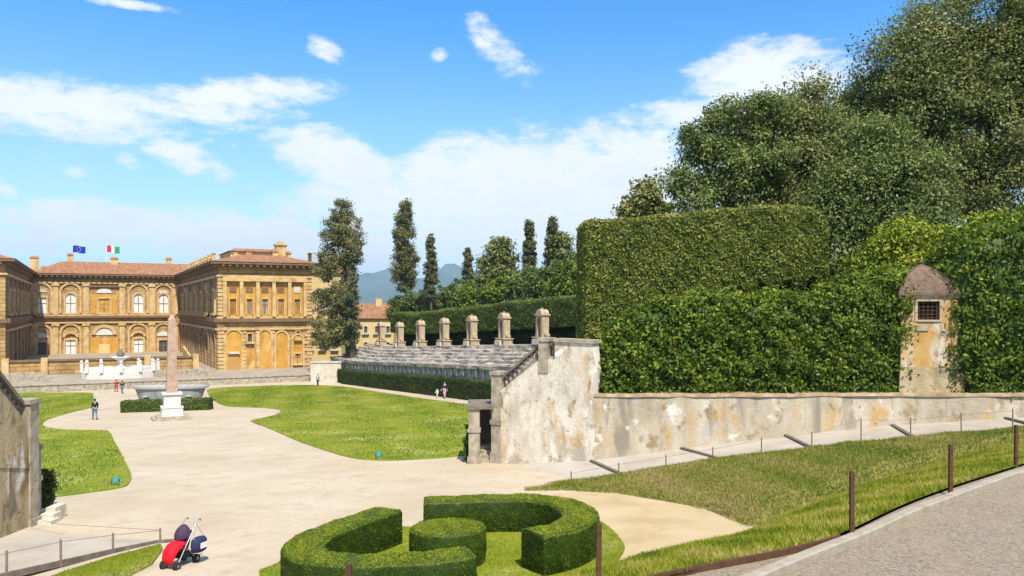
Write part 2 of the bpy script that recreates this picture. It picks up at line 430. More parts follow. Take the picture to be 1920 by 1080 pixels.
# ------------------------------------------------------------------ mesh helpers
class MB:
    def __init__(self):
        self.v, self.f = [], []

    def add(self, vs, fs):
        o = len(self.v)
        self.v += [tuple(p) for p in vs]
        self.f += [tuple(i + o for i in q) for q in fs]
        return self

    def hexa(self, a, b):
        """two quads, bottom and top"""
        return self.add(list(a) + list(b), [(3, 2, 1, 0), (4, 5, 6, 7), (0, 1, 5, 4), (1, 2, 6, 5), (2, 3, 7, 6), (3, 0, 4, 7)])

    def box(self, x0, x1, y0, y1, z0, z1, tx=0, ty=0):
        return self.hexa([(x0, y0, z0), (x1, y0, z0), (x1, y1, z0), (x0, y1, z0)],
                         [(x0 + tx, y0 + ty, z1), (x1 - tx, y0 + ty, z1), (x1 - tx, y1 - ty, z1), (x0 + tx, y1 - ty, z1)])

    def slab(self, p, q, w, z0, z1):
        """upright box along p-q in plan, thickness w; z0/z1 numbers or (at p, at q)"""
        p, q = Vector(p[:2]), Vector(q[:2])
        d = (q - p).normalized()
        n = Vector((-d.y, d.x)) * (w / 2)
        a = z0 if isinstance(z0, tuple) else (z0, z0)
        b = z1 if isinstance(z1, tuple) else (z1, z1)
        c = [(p - n, 0), (q - n, 1), (q + n, 1), (p + n, 0)]
        return self.hexa([(k.x, k.y, a[i]) for k, i in c], [(k.x, k.y, b[i]) for k, i in c])

    def prism(self, poly, z0, z1):
        n = len(poly)
        z0 = [z0] * n if isinstance(z0, (int, float)) else z0
        z1 = [z1] * n if isinstance(z1, (int, float)) else z1
        vs = [(p[0], p[1], z) for p, z in zip(poly, z0)] + [(p[0], p[1], z) for p, z in zip(poly, z1)]
        fs = [(i, (i + 1) % n, n + (i + 1) % n, n + i) for i in range(n)]
        for t in tessellate_polygon([[Vector((p[0], p[1], 0)) for p in poly]]):
            fs.append((t[2] + n, t[1] + n, t[0] + n))
            fs.append(t)
        return self.add(vs, fs)

    def plate(self, prof, fn, d0, d1):
        """2-D outline prof (u, z), extruded between depths d0 and d1; fn(u, depth, z) -> xyz"""
        n = len(prof)
        vs = [fn(u, d0, z) for u, z in prof] + [fn(u, d1, z) for u, z in prof]
        fs = [(i, (i + 1) % n, n + (i + 1) % n, n + i) for i in range(n)]
        for t in tessellate_polygon([[Vector((u, z, 0)) for u, z in prof]]):
            fs.append((t[2], t[1], t[0]))
            fs.append(tuple(k + n for k in t))
        return self.add(vs, fs)

    def tube(self, pts, rad, n=8, cap=True):
        pts = [Vector(p) for p in pts]
        rad = rad if isinstance(rad, (list, tuple)) else [rad] * len(pts)
        o = len(self.v)
        for i, p in enumerate(pts):
            d = (pts[min(i + 1, len(pts) - 1)] - pts[max(i - 1, 0)]).normalized()
            u = d.cross(Vector((0, 0, 1)) if abs(d.z) < 0.95 else Vector((1, 0, 0))).normalized()
            w = d.cross(u)
            for k in range(n):
                a = 2 * math.pi * k / n
                self.v.append(tuple(p + (u * math.cos(a) + w * math.sin(a)) * rad[i]))
        for i in range(len(pts) - 1):
            for k in range(n):
                a, b = o + i * n + k, o + i * n + (k + 1) % n
                self.f.append((a, b, b + n, a + n))
        if cap:
            self.f.append(tuple(o + k for k in range(n)))
            self.f.append(tuple(o + (len(pts) - 1) * n + k for k in reversed(range(n))))
        return self

    def lathe(self, prof, c=(0, 0, 0), n=16, sx=1, sy=1):
        o = len(self.v)
        for r, z in prof:
            for k in range(n):
                a = 2 * math.pi * k / n
                self.v.append((c[0] + r * sx * math.cos(a), c[1] + r * sy * math.sin(a), c[2] + z))
        for i in range(len(prof) - 1):
            for k in range(n):
                a, b = o + i * n + k, o + i * n + (k + 1) % n
                self.f.append((a, b, b + n, a + n))
        self.f.append(tuple(o + k for k in reversed(range(n))))
        self.f.append(tuple(o + (len(prof) - 1) * n + k for k in range(n)))
        return self

    def ball(self, c, r, n=10, sx=1, sy=1, sz=1):
        return self.lathe([(r * math.sin(math.pi * i / n), -r * sz * math.cos(math.pi * i / n)) for i in range(n + 1)], c, n + 4, sx, sy)

    def sweep(self, sections, closed=True, caps=True):
        """list of equal-length rings"""
        m = len(sections[0])
        o = len(self.v)
        for s in sections:
            self.v += [tuple(p) for p in s]
        k2 = m if closed else m - 1
        for i in range(len(sections) - 1):
            for k in range(k2):
                a, b = o + i * m + k, o + i * m + (k + 1) % m
                self.f.append((a, b, b + m, a + m))
        if caps:
            self.f.append(tuple(o + k for k in reversed(range(m))))
            self.f.append(tuple(o + (len(sections) - 1) * m + k for k in range(m)))
        return self

    def build(self, name, m, parent=None, loc=None, smooth=False, bevel=0, world=True):
        """verts are in world space (world) or the parent's own space"""
        me = bpy.data.meshes.new(name)
        off = Vector((0, 0, 0))
        if parent is not None and world:
            q = parent
            while q is not None:
                off += q.location
                q = q.parent
        if loc is not None:
            off = Vector(loc)
        me.from_pydata([tuple(Vector(p) - off) for p in self.v], [], self.f)
        me.validate()
        o = bpy.data.objects.new(name, me)
        COL.objects.link(o)
        if parent is not None:
            o.parent = parent
        elif loc is not None:
            o.location = loc
        me.materials.append(MATS[m])
        import bmesh
        bm = bmesh.new()
        bm.from_mesh(me)
        bmesh.ops.recalc_face_normals(bm, faces=bm.faces)
        bm.to_mesh(me)
        bm.free()
        if smooth:
            me.polygons.foreach_set('use_smooth', [True] * len(me.polygons))
        if bevel:
            b = o.modifiers.new('bevel', 'BEVEL')
            b.width = bevel
            b.segments = 2
            b.limit_method = 'ANGLE'
        return o


def tag(o, label=None, cat=None, group=None, kind=None):
    for k, v in (('label', label), ('category', cat), ('group', group), ('kind', kind)):
        if v:
            o[k] = v
    return o


def thing(name, label, cat, loc=(0, 0, 0), rotz=0, group=None):
    o = bpy.data.objects.new(name, None)
    COL.objects.link(o)
    o.location = loc
    o.rotation_euler = (0, 0, rotz)
    o.empty_display_size = 0.3
    return tag(o, label, cat, group)


def dup(root, loc, rotz=None, label=None, name=None):
    r = root.copy()
    COL.objects.link(r)
    r.location = loc
    if rotz is not None:
        r.rotation_euler = (0, 0, rotz)
    if label:
        r['label'] = label
    for ch in list(root.children):
        c = ch.copy()
        COL.objects.link(c)
        c.parent = r
        for g in ch.children:
            d = g.copy()
            COL.objects.link(d)
            d.parent = c
    return r


def structure(o):
    o['kind'] = 'structure'
    return o


def unit(v):
    return v / np.maximum(np.linalg.norm(v, axis=1, keepdims=True), 1e-9)


def quads_mesh(name, V, Fq, tint, m, parent=None, loc=(0, 0, 0), extra=None):
    """V (n,3) world, Fq (k,4) or (k,3); extra = (verts, faces, tint) solid inside of the same leaves"""
    loc = np.array(loc, dtype=float)
    me = bpy.data.meshes.new(name)
    k = Fq.shape[1]
    nv, nf = len(V), len(Fq)
    if extra is not None:
        ev, ef = np.array(extra[0], dtype=float), extra[1]
        V = np.vstack([V, ev])
        eloops = [i + nv for q in ef for i in q]
        elens = [len(q) for q in ef]
    else:
        eloops, elens = [], []
    V = V - loc
    loops = np.concatenate([Fq.ravel(), np.array(eloops, dtype=int)]).astype(np.int32)
    lens = np.concatenate([np.full(nf, k), np.array(elens, dtype=int)]).astype(np.int32)
    starts = np.concatenate([[0], np.cumsum(lens)[:-1]]).astype(np.int32)
    me.vertices.add(len(V))
    me.vertices.foreach_set('co', V.astype(np.float32).ravel())
    me.loops.add(len(loops))
    me.loops.foreach_set('vertex_index', loops)
    me.polygons.add(len(lens))
    me.polygons.foreach_set('loop_start', starts)
    try:
        me.polygons.foreach_set('loop_total', lens)
    except Exception:
        pass
    me.update(calc_edges=True)
    a = me.attributes.new('tint', 'FLOAT', 'FACE')
    t = np.concatenate([tint, np.full(len(elens), extra[2] if extra else 0.0)]).astype(np.float32)
    a.data.foreach_set('value', t)
    me.materials.append(MATS[m])
    o = bpy.data.objects.new(name, me)
    COL.objects.link(o)
    if parent is not None:
        o.parent = parent
    else:
        o.location = tuple(loc)
    return o


def leaf_geo(P, N, size, spread=0.8, aspect=0.55):
    n = len(P)
    nr = unit(N + spread * rng.normal(size=(n, 3)))
    t = unit(np.cross(nr, rng.normal(size=(n, 3))))
    w = np.cross(nr, t)
    s = (size * rng.uniform(0.6, 1.35, n))[:, None]
    V = np.stack([P - t * s, P + w * s * aspect + nr * s * 0.25, P + t * s, P - w * s * aspect + nr * s * 0.25], 1).reshape(-1, 3)
    return V, np.arange(4 * n).reshape(n, 4)


def sample(verts, faces, n):
    """points spread over a mesh's surface, with the faces' normals"""
    v = np.array(verts, dtype=float)
    tri = []
    for q in faces:
        for i in range(1, len(q) - 1):
            tri.append((q[0], q[i], q[i + 1]))
    tri = np.array(tri)
    a, b, c = v[tri[:, 0]], v[tri[:, 1]], v[tri[:, 2]]
    cr = np.cross(b - a, c - a)
    ar = np.linalg.norm(cr, axis=1)
    k = rng.choice(len(tri), n, p=ar / ar.sum())
    r1, r2 = np.sqrt(rng.random(n))[:, None], rng.random(n)[:, None]
    P = a[k] * (1 - r1) + b[k] * r1 * (1 - r2) + c[k] * r1 * r2
    return P, cr[k] / np.maximum(ar[k], 1e-9)[:, None]


def patchy(P, sc, amp=0.2):
    """smooth pseudo-noise over space, for the tint of leaves"""
    q = P / sc
    return amp * (np.sin(q[:, 0] * 1.7 + 1.3 * np.sin(q[:, 1] * 1.1 + q[:, 2])) + np.sin(q[:, 2] * 2.1 + 1.7 * np.sin(q[:, 0] * 0.9)) + np.sin((q[:, 0] + q[:, 2]) * 3.3 + q[:, 1])) / 2.2


def orient(mb):
    """faces of a closed core turned outwards"""
    import bmesh
    me = bpy.data.meshes.new('tmp')
    me.from_pydata(mb.v, [], mb.f)
    bm = bmesh.new()
    bm.from_mesh(me)
    bmesh.ops.recalc_face_normals(bm, faces=bm.faces)
    bm.to_mesh(me)
    bm.free()
    vs = [tuple(v.co) for v in me.vertices]
    fs = [tuple(p.vertices) for p in me.polygons]
    bpy.data.meshes.remove(me)
    return vs, fs


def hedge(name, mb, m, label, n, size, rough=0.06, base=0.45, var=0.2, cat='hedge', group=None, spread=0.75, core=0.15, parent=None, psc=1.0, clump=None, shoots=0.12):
    vs, fs = orient(mb)
    ct = 0.0
    if clump:
        nc = max(10, n // clump[1])
        C, CN = sample(vs, fs, nc)
        i = rng.integers(0, nc, n)
        off = rng.normal(size=(n, 3)) * clump[0]
        off -= CN[i] * np.sum(off * CN[i], 1, keepdims=True) * .55
        P = C[i] + off + CN[i] * (np.abs(rng.normal(0, rough, nc))[i])[:, None]
        N = unit(CN[i] + off / clump[0] * .5 + np.array([0, 0, .35]))
        ct = rng.normal(0, var * .7, nc)[i]
    else:
        P, N = sample(vs, fs, n)
    P = P + N * (np.abs(rng.normal(0, rough, (n, 1))) - rough * .25) + N * (patchy(P, 0.45, rough * .9))[:, None]
    V, Q = leaf_geo(P, N, size, spread)
    t = np.clip(base + ct + shoots * (np.clip(N[:, 2], 0, 1) - .3) + patchy(P, psc, var * 0.8) + var * rng.normal(size=n), 0, 1)  # tint lifted on upward leaves: sunlight painted in along with yellower new growth
    lo = np.array(vs).min(0)
    hi = np.array(vs).max(0)
    loc = ((lo[0] + hi[0]) / 2, (lo[1] + hi[1]) / 2, lo[2])
    o = quads_mesh(name, V, Q, t, m, loc=loc, extra=(vs, fs, core))  # core in a dark tint, painting shade into the gaps between leaves
    return tag(o, label, cat, group)


def crown(lobes, nclump, per, size, m, root, name='crown', sigma=0.45, base=0.45, up=0.5, fmin=0.5, flat=0.7, spread=0.8, var=0.16, low=-0.75):
    lb = np.array(lobes, dtype=float)
    wt = (lb[:, 3] * lb[:, 4] * lb[:, 5]) ** (2 / 3)
    k = rng.choice(len(lb), nclump, p=wt / wt.sum())
    d = unit(rng.normal(size=(nclump, 3)) + np.array([0, -0.15, 0.12]))
    d[:, 2] = np.maximum(d[:, 2], low)
    fr = (fmin + (1 - fmin) * np.sqrt(rng.random(nclump))) * rng.uniform(.88, 1.08, nclump)
    C = lb[k, :3] + d * lb[k, 3:6] * fr[:, None]
    cs = sigma * rng.uniform(0.55, 1.35, nclump)
    i = np.repeat(np.arange(nclump), per)
    off = np.clip(rng.normal(size=(len(i), 3)), -1.9, 1.9) * cs[i][:, None]
    off[:, 2] *= flat
    P = C[i] + off
    N = unit(d[i] * 0.6 + off / cs[i][:, None] * 0.45 + np.array([0, 0, up]))
    V, Q = leaf_geo(P, N, size, spread)
    ct = rng.normal(0, 1, nclump)
    t = np.clip(base + var * ct[i] + var * 0.9 * rng.normal(size=len(i)), 0, 1)
    return quads_mesh(name, V, Q, t, m, parent=root, loc=tuple(root.location))


def limbs(base, tops, r, m, root, name='trunk', fork=0.45, wob=0.25):
    mb = MB()
    b = Vector(base)
    c = Vector((sum(t[0] for t in tops) / len(tops), sum(t[1] for t in tops) / len(tops), sum(t[2] for t in tops) / len(tops)))
    k = b.lerp(c, fork)
    k.x = b.x + (k.x - b.x) * 0.5
    k.y = b.y + (k.y - b.y) * 0.5
    mb.tube([b - Vector((0, 0, 0.3)), b + Vector((0, 0, 0.25)), b.lerp(k, 0.5) + Vector((wob * .3, 0, 0)), k], [r * 1.5, r * 1.1, r * 0.9, r * 0.75], 10)
    for t in tops:
        t = Vector(t)
        mid = k.lerp(t, 0.5) + Vector((random.uniform(-wob, wob), random.uniform(-wob, wob), random.uniform(0, wob)))
        mb.tube([k - Vector((0, 0, 0.2)), mid, t], [r * 0.55, r * 0.36, r * 0.1], 7)
        for j in range(3):
            e = t + Vector((random.uniform(-1, 1), random.uniform(-1, 1), random.uniform(-.6, .3))) * r * 3
            mb.tube([mid.lerp(t, 0.2 + .2 * j), e], [r * 0.2, r * 0.05], 5)
    return mb.build(name, m, root, smooth=True)


def L(x, y, D, rx, ry, dy=0.0):
    """crown lobe from its place and half sizes in the photo, at depth D"""
    p = pix(x, y, D)
    k = D / F
    return (p[0], p[1] + dy, p[2], rx * k, max(rx, ry) * k * 0.8, ry * k)


def blades(name, P, h, w, m, label, base=0.4, var=0.2, psc=2.0, lean=0.5, kind='stuff', amp=.25):
    n = len(P)
    hh = (h * rng.uniform(0.5, 1.4, n))[:, None]
    a = rng.uniform(0, 2 * math.pi, n)
    t = np.stack([np.cos(a), np.sin(a), np.zeros(n)], 1)
    le = rng.normal(0, lean, (n, 3))
    le[:, 2] = 1
    tip = P + unit(le) * hh
    V = np.stack([P - t * w, P + t * w, tip], 1).reshape(-1, 3)
    tn = np.clip(base + patchy(P, psc, amp) + var * rng.normal(size=n), 0, 1)
    o = quads_mesh(name, V, np.arange(3 * n).reshape(n, 3), tn, m, loc=tuple(P.mean(0)))
    return tag(o, label, 'grass', kind=kind)


def resample(pts, n):
    pts = np.array(pts, dtype=float)
    d = np.concatenate([[0], np.cumsum(np.linalg.norm(np.diff(pts, axis=0), axis=1))])
    t = np.linspace(0, d[-1], n)
    return np.stack([np.interp(t, d, pts[:, k]) for k in range(pts.shape[1])], 1)


def smooth_line(pts, n, it=3):
    p = resample(pts, n)
    for _ in range(it):
        p[1:-1] = (p[:-2] + 2 * p[1:-1] + p[2:]) / 4
    return p


def loft(lines, rows, jitter=0.0):
    """grid through several equal-length lines"""
    Ls = [np.array(l) for l in lines]
    secs = []
    for a, b in zip(Ls[:-1], Ls[1:]):
        for r in range(rows):
            t = r / rows
            secs.append(a * (1 - t) + b * t)
    secs.append(Ls[-1])
    g = np.array(secs)
    if jitter:
        for _ in range(2):
            g[1:-1] = (g[:-2] + 2 * g[1:-1] + g[2:]) / 4
        g[1:-1, :, 2] += rng.normal(0, jitter, g[1:-1, :, 2].shape)
    m, n = g.shape[:2]
    mb = MB()
    fs = [(i * n + k, i * n + k + 1, (i + 1) * n + k + 1, (i + 1) * n + k) for i in range(m - 1) for k in range(n - 1)]
    mb.add(g.reshape(-1, 3), fs)
    return mb

# ================================================================== SETTING
# ground to the horizon, court of gravel, lawns
mb = MB()
for s0, s1 in ((-200, S1), (S1, 12000)):
    q = []
    for s, b in ((s0, -9000), (s0, 9000), (s1, 9000), (s1, -9000)):
        X, Y = W(s, b)
        q.append((X, Y, zs(s) - 0.05))
    mb.add(q, [(0, 1, 2, 3)])
structure(mb.build('ground', 'hill_soil'))
mb = MB()
for s0, s1 in ((2, S1), (S1, 121.2)):
    q = []
    for s, b in ((s0, -45), (s0, 33), (s1, 33.2), (s1, -45)):
        X, Y = W(s, b)
        q.append((X, Y, zs(s)))
    mb.add(q, [(0, 1, 2, 3)])
structure(mb.build('gravel_court', 'gravel'))


def ground_patch(name, m, pts, lift, kind='structure', px=True):
    poly = [G(*p) for p in pts] if px else [(p[0], p[1], zg(*p)) for p in pts]
    mb = MB()
    mb.prism(poly, [p[2] - 0.05 for p in poly], [p[2] + lift for p in poly])
    o = mb.build(name, m)
    o['kind'] = kind
    return poly


def curve_px(pts, n):
    p = np.array(pts + [pts[0]], dtype=float)
    # closed Catmull-Rom so that the edges are not straight runs
    out = []
    m = len(pts)
    for i in range(m):
        p0, p1, p2, p3 = (p[(i - 1) % m], p[i], p[(i + 1) % m], p[(i + 2) % m])
        for j in range(n):
            t = j / n
            out.append(tuple(0.5 * ((2 * p1) + (-p0 + p2) * t + (2 * p0 - 5 * p1 + 4 * p2 - p3) * t * t + (-p0 + 3 * p1 - 3 * p2 + p3) * t ** 3)))
    return out


RL = [(396, 729), (480, 724.5), (560, 722.5), (640, 725), (700, 734), (780, 746), (860, 757), (930, 768), (925, 800), (905, 838), (882, 851), (850, 857), (780, 862), (710, 864), (655, 858), (610, 845), (560, 828), (510, 806),
      (476, 793), (472, 789), (490, 785), (515, 779), (527, 772), (515, 767), (470, 764), (425, 762), (402, 752), (390, 738)]
LL = [(-10, 739), (90, 737), (168, 737), (174, 742), (176, 752), (172, 764), (135, 773), (95, 785), (80, 794), (88, 802), (130, 807), (190, 808), (206, 812), (216, 832), (232, 862), (246, 890), (243, 905), (228, 915), (170, 924),
      (110, 932), (60, 940), (0, 945), (-60, 900), (-60, 800)]
rl = ground_patch('lawn', 'lawn_soil', curve_px(RL, 3), 0.05)
ll = ground_patch('lawn', 'lawn_soil', curve_px(LL, 3), 0.05)


def scatter(poly, n, lift=0.05):
    tris = tessellate_polygon([[Vector((p[0], p[1], 0)) for p in poly]])
    P, _ = sample(poly, [tuple(t) for t in tris], n)
    P[:, 2] += lift - 0.02
    return P


blades('lawn_grass', np.vstack([scatter(rl, 60000), scatter(ll, 30000)]), 0.10, 0.035, 'grass_blade', 'short mown grass of the two lawns', base=0.44, var=0.17, psc=2.6, amp=.62)

bed = [(486, 1082), (520, 1058), (560, 1030), (640, 1000), (700, 985), (770, 990), (800, 975), (900, 968), (1010, 962), (1090, 965), (1135, 985), (1165, 1015), (1168, 1040), (1120, 1082), (1000, 1120), (800, 1150), (600, 1140)]
bd = ground_patch('lawn', 'lawn_soil', curve_px(bed, 3), 0.04)
blades('bed_grass', scatter(bd, 45000, .04), 0.06, 0.012, 'grass_blade', 'green grass inside the ring of clipped box', base=0.42, var=0.16, psc=1.4)
hollow = [(1010, 928), (1090, 922), (1160, 926), (1290, 948), (1365, 974), (1412, 994), (1380, 1006), (1300, 1022), (1200, 1044), (1120, 1062), (1085, 1020), (1100, 980), (1080, 950)]
ground_patch('sand_floor', 'sand', hollow, 0.012)

# right: retaining wall, ramped path, grass bank, verge, road
ZR = -3.4
wall_xy = np.array([(-0.73, 37.0), (3.4, 34.55), (7.3, 34.5), (11.8, 34.5), (16.4, 34.5), (20.6, 33.4), (28.5, 32.5), (38, 32)])
wall_z = np.array([-7.22, -6.58, -6.07, -5.52, -5.08, -4.62, -4.0, -3.55])
edge_xy = np.array([(0.45, 31.9), (4.3, 31.8), (8.25, 32.2), (11.76, 31.4), (15.7, 31.36), (20.4, 31.0), (28.4, 29.9), (38, 29)])
edge_z = np.array([-7.26, -6.62, -6.07, -5.52, -5.08, -4.62, -4.0, -3.55])
NP = 60
wl = smooth_line(np.c_[wall_xy, wall_z], NP, 2)
pe = smooth_line(np.c_[edge_xy, edge_z], NP, 4)
mb = loft([wl + np.array([0, 0.4, 0.0]), pe], 8)
structure(mb.build('path', 'path_dirt'))

valley_px = [(985, 921), (1060, 919), (1150, 927), (1230, 937), (1290, 950), (1330, 961), (1365, 976), (1400, 996)]
valley = [np.array(G(*p)) for p in valley_px] + [np.array(GZ(1500, 950, -6.12)), np.array(GZ(1650, 897, -5.55)), np.array(GZ(1800, 855, -5.05)), np.array(GZ(1920, 826, -4.7)), np.array(GZ(2200, 775, -4.05)), np.array([36, 27, -3.6])]
va = smooth_line(valley, NP, 1)
mid = 0.5 * (pe + va)
mid[:, 2] += 0.22 * np.clip(np.arange(NP) / 12, 0, 1)
lip = va + 0.12 * (pe - va)
lip[:, 2] = np.maximum(lip[:, 2], va[:, 2] + 0.36 * np.clip((np.arange(NP) - 2) / 14, 0, 1))
bank = loft([va + np.array([0, 0, -0.08]), lip, mid, pe + np.array([0, 0, 0.03])], 7)
g = np.array(bank.v)
n_in = rng.normal(0, 0.035, len(g)) + patchy(g, 1.1, 0.09)
edge_rows = NP
g[NP:-NP, 2] += n_in[NP:-NP]
bank.v = [tuple(p) for p in g]
structure(bank.build('grass_bank', 'bank_soil', smooth=True))

foot = [np.array(G(*p)) for p in [(300, 1290), (500, 1215), (700, 1165), (900, 1130), (1030, 1096), (1120, 1075), (1190, 1043), (1300, 1020), (1400, 997)]] + [v.copy() for v in valley[8:]]
kerb_px = [(1000, 1210), (1180, 1160), (1400, 1082), (1500, 1042), (1600, 1002), (1700, 957), (1800, 919), (1920, 880), (2050, 838), (2200, 792)]
kerb = [np.array([-9.0, 1.5, ZR]), np.array([-4.0, 4.6, ZR])] + [np.array(GZ(x, y, ZR)) for x, y in kerb_px] + [np.array([32, 26.5, ZR])]
bord = [np.array([-9.5, 4.3, ZR]), np.array([-5.0, 6.3, ZR])] + [np.array(GZ(x, y, ZR)) for x, y in [(800, 1215), (1000, 1158), (1130, 1114), (1230, 1082), (1330, 1064), (1440, 1044), (1530, 1024), (1575, 1009)]]
kl = smooth_line(kerb, NP, 3)
bl = smooth_line(bord + [k + np.array([-0.12, 0.18, 0]) for k in kerb[7:]], NP, 3)
fo = smooth_line(foot, NP, 1)
m2 = 0.5 * (fo + bl)
m2[:, 2] += 0.12
verge = loft([fo + np.array([0, 0, -0.06]), m2, bl + np.array([0, 0, 0.02])], 10)
g = np.array(verge.v)
g[NP:-NP, 2] += rng.normal(0, 0.015, len(g) - 2 * NP) + patchy(g, 0.9, 0.05)[NP:-NP]
verge.v = [tuple(p) for p in g]
structure(verge.build('grass_verge', 'lawn_soil', smooth=True))
vs, fs = orient(bank)
P, N = sample(bank.v, bank.f, 90000)
blades('bank_grass', P, 0.11, 0.016, 'bank_blade', 'rough drying grass on the bank below the path', base=0.38, var=0.2, psc=1.3, amp=.35)
P, N = sample(verge.v, verge.f, 130000)
keep = P[:, 1] > 7.5
blades('verge_grass', P[keep], 0.10, 0.011, 'grass_blade', 'long green grass on the verge beside the road', base=0.48, var=0.2, psc=.75, amp=.55)

# strip between timber edge and kerb, then the road
mb = loft([kl + np.array([0, 0, -0.035]), bl + np.array([0, 0, -0.03])], 3)
structure(mb.build('gravel_strip', 'asphalt'))
far = smooth_line([np.array([-9, -9, ZR]), np.array([3, -9, ZR]), np.array([25, 2, ZR]), np.array([48, 22, ZR])], NP, 1)
mb = loft([kl + np.array([0.05, -0.08, -0.07]), far + np.array([0, 0, -0.07])], 10)
structure(mb.build('road', 'asphalt'))
secs = []
dk = np.gradient(kl[:, :2], axis=0)
dk = dk / np.linalg.norm(dk, axis=1, keepdims=True)
nk = np.c_[dk[:, 1], -dk[:, 0]]
wob = rng.normal(0, 0.008, NP)
for i in range(NP):
    a, b = kl[i, :2], kl[i, :2] + nk[i] * 0.17
    z = kl[i, 2] + wob[i]
    secs.append([(a[0], a[1], z - 0.2), (a[0], a[1], z + 0.04), (a[0] + nk[i, 0] * .02, a[1] + nk[i, 1] * .02, z + 0.055), (b[0] - nk[i, 0] * .02, b[1] - nk[i, 1] * .02, z + 0.055), (b[0], b[1], z + 0.035), (b[0], b[1], z - 0.2)])
mb = MB().sweep(secs)
structure(mb.build('kerb', 'kerb_stone'))
# timber edge of the verge
bx = smooth_line(bord, 40, 2)
secs = []
for i in range(40):
    x, y, z = bx[i]
    secs.append([(x, y - .03, z - .12), (x, y - .03, z + .055), (x, y + .03, z + .055), (x, y + .03, z - .12)])
o = MB().sweep(secs).build('edging_board', 'rust_iron', loc=tuple(bx[20]))
tag(o, 'rust brown edging strip between the near grass verge and the gravel by the kerb', 'edging')
secs = [[(x, y - .04, z - .2), (x, y - .04, z + .045), (x, y + .04, z + .045), (x, y + .04, z - .2)] for x, y, z in pe]
o = MB().sweep(secs).build('edging_board', 'weathered_wood', loc=tuple(pe[30]))
tag(o, 'long timber edging board along the ramped path above the grass bank', 'edging')

# log steps across the path
for i, lab in enumerate(['timber step where the gravel court meets the foot of the ramped path', 'timber step across the path just right of the wall corner below the big hedge',
                         'timber step across the path left of the middle of the long stained wall', 'timber step across the path right of the middle of the long stained wall', 'timber step across the path below and left of the ochre sentry box',
                         'timber step at the right end of the path beyond the sentry box']):
    a, b = wall_xy[i], edge_xy[i]
    z = edge_z[i]
    mb = MB().slab(a + (b - a) * 0.02, b, 0.18, z - 0.2, z + 0.075)
    o = mb.build('timber_step', 'weathered_wood', loc=((a[0] + b[0]) / 2, (a[1] + b[1]) / 2, z), bevel=0.015)
    tag(o, lab, 'step', 'timber steps across the ramped path')

# retaining wall
top_z = np.array([-3.75, -3.75, -3.75, -3.74, -3.72, -3.62, -3.3, -3.0])
wt = smooth_line(np.c_[wall_xy, top_z], NP, 2)
secs, cop = [], []
for i in range(NP):
    if wl[i, 0] < 2.85:
        continue
    x, y = wl[i, :2]
    j = rng.normal(0, .012)
    zt_ = wt[i, 2] + rng.normal(0, .015)
    secs.append([(x, y + .5, wl[i, 2] - .6), (x, y - .06, wl[i, 2] - .6), (x, y + .03 + j, zt_ - .10), (x, y + .5, zt_ - .10)])
    o_ = rng.normal(0, .02)
    cop.append([(x, y + .5, zt_ - .097), (x, y - .03 + o_, zt_ - .097), (x, y + o_, zt_ - .01), (x, y + .14, zt_ + .03 + rng.normal(0, .015)), (x, y + .5, zt_ + .02)])
rw = thing('retaining_wall', 'long low stucco retaining wall, stained and flaking, below the tall hedges', 'wall', (12, 34.6, -6))
MB().sweep(secs).build('wall_face', 'stucco', rw)
MB().sweep(cop).build('coping', 'earthy_stone', rw)
# soil terrace and hillside behind
lines = []
for k, (dy, dz) in enumerate([(.3, -.04), (.7, .05), (2.5, .25), (10, .9), (28, 2.6), (60, 6.0)]):
    l = np.array([(x + max(0, dy - 2) * .62, y + dy, z + dz) for x, y, z in wt if x >= 3.3])
    l[:, 2] += rng.normal(0, .03, len(l))
    lines.append(l)
structure(loft(lines[:3], 3).build('soil_terrace', 'dry_earth'))
structure(loft(lines[2:], 4).build('hillside', 'hill_soil'))
lines = [[(*W(s, b), zs(s) + h) for s in np.linspace(50, 127, 24)] for b, h in ((40.8, 4.9), (46, 5.2), (60, 6.6), (100, 11), (190, 19))]
structure(loft(lines, 3).build('hillside', 'hill_soil'))

# left: path, grass, end wall
lp = [(-15.2, 25.4), (-13.9, 24.3), (-10.25, 23.3), (-11.05, 22.15), (-11.75, 20.75), (-12.4, 19.4), (-13.2, 17.5), (-16, 17.0), (-15.6, 22)]
ZL = lambda x, y: zg(x, y) + 0.02 + max(0.0, (23.0 - y)) * 0.05
mb = MB()
mb.prism(lp, [ZL(*p) - .1 for p in lp], [ZL(*p) for p in lp])
structure(mb.build('path', 'path_dirt'))
lg = [G(*p) for p in [(60, 1100), (120, 1076), (215, 1046), (300, 1024), (305, 1032), (285, 1060), (250, 1078), (180, 1120), (20, 1180)]]
mb = MB()
mb.prism(lg, [p[2] - .1 for p in lg], [p[2] + .07 for p in lg])
structure(mb.build('grass_bank', 'lawn_soil'))
blades('bank_grass', scatter(lg, 14000, .06), 0.07, 0.012, 'grass_blade', 'short green grass in front of the left hand path', base=0.38, var=0.18, psc=1.0)
secs = []
for p in [(-9.8, 23.25), (-10.3, 23.15), (-11.05, 22.05), (-11.75, 20.65), (-12.4, 19.3), (-13.2, 17.4)]:
    z = ZL(*p)
    secs.append([(p[0], p[1] - .05, z - .1), (p[0], p[1] - .05, z + .06), (p[0], p[1] + .05, z + .06), (p[0], p[1] + .05, z - .1)])
o = MB().sweep(secs).build('edging_board', 'weathered_wood', loc=(-11.4, 21.5, -6.7))
tag(o, 'short timber edging board beside the path at the lower left', 'edging')

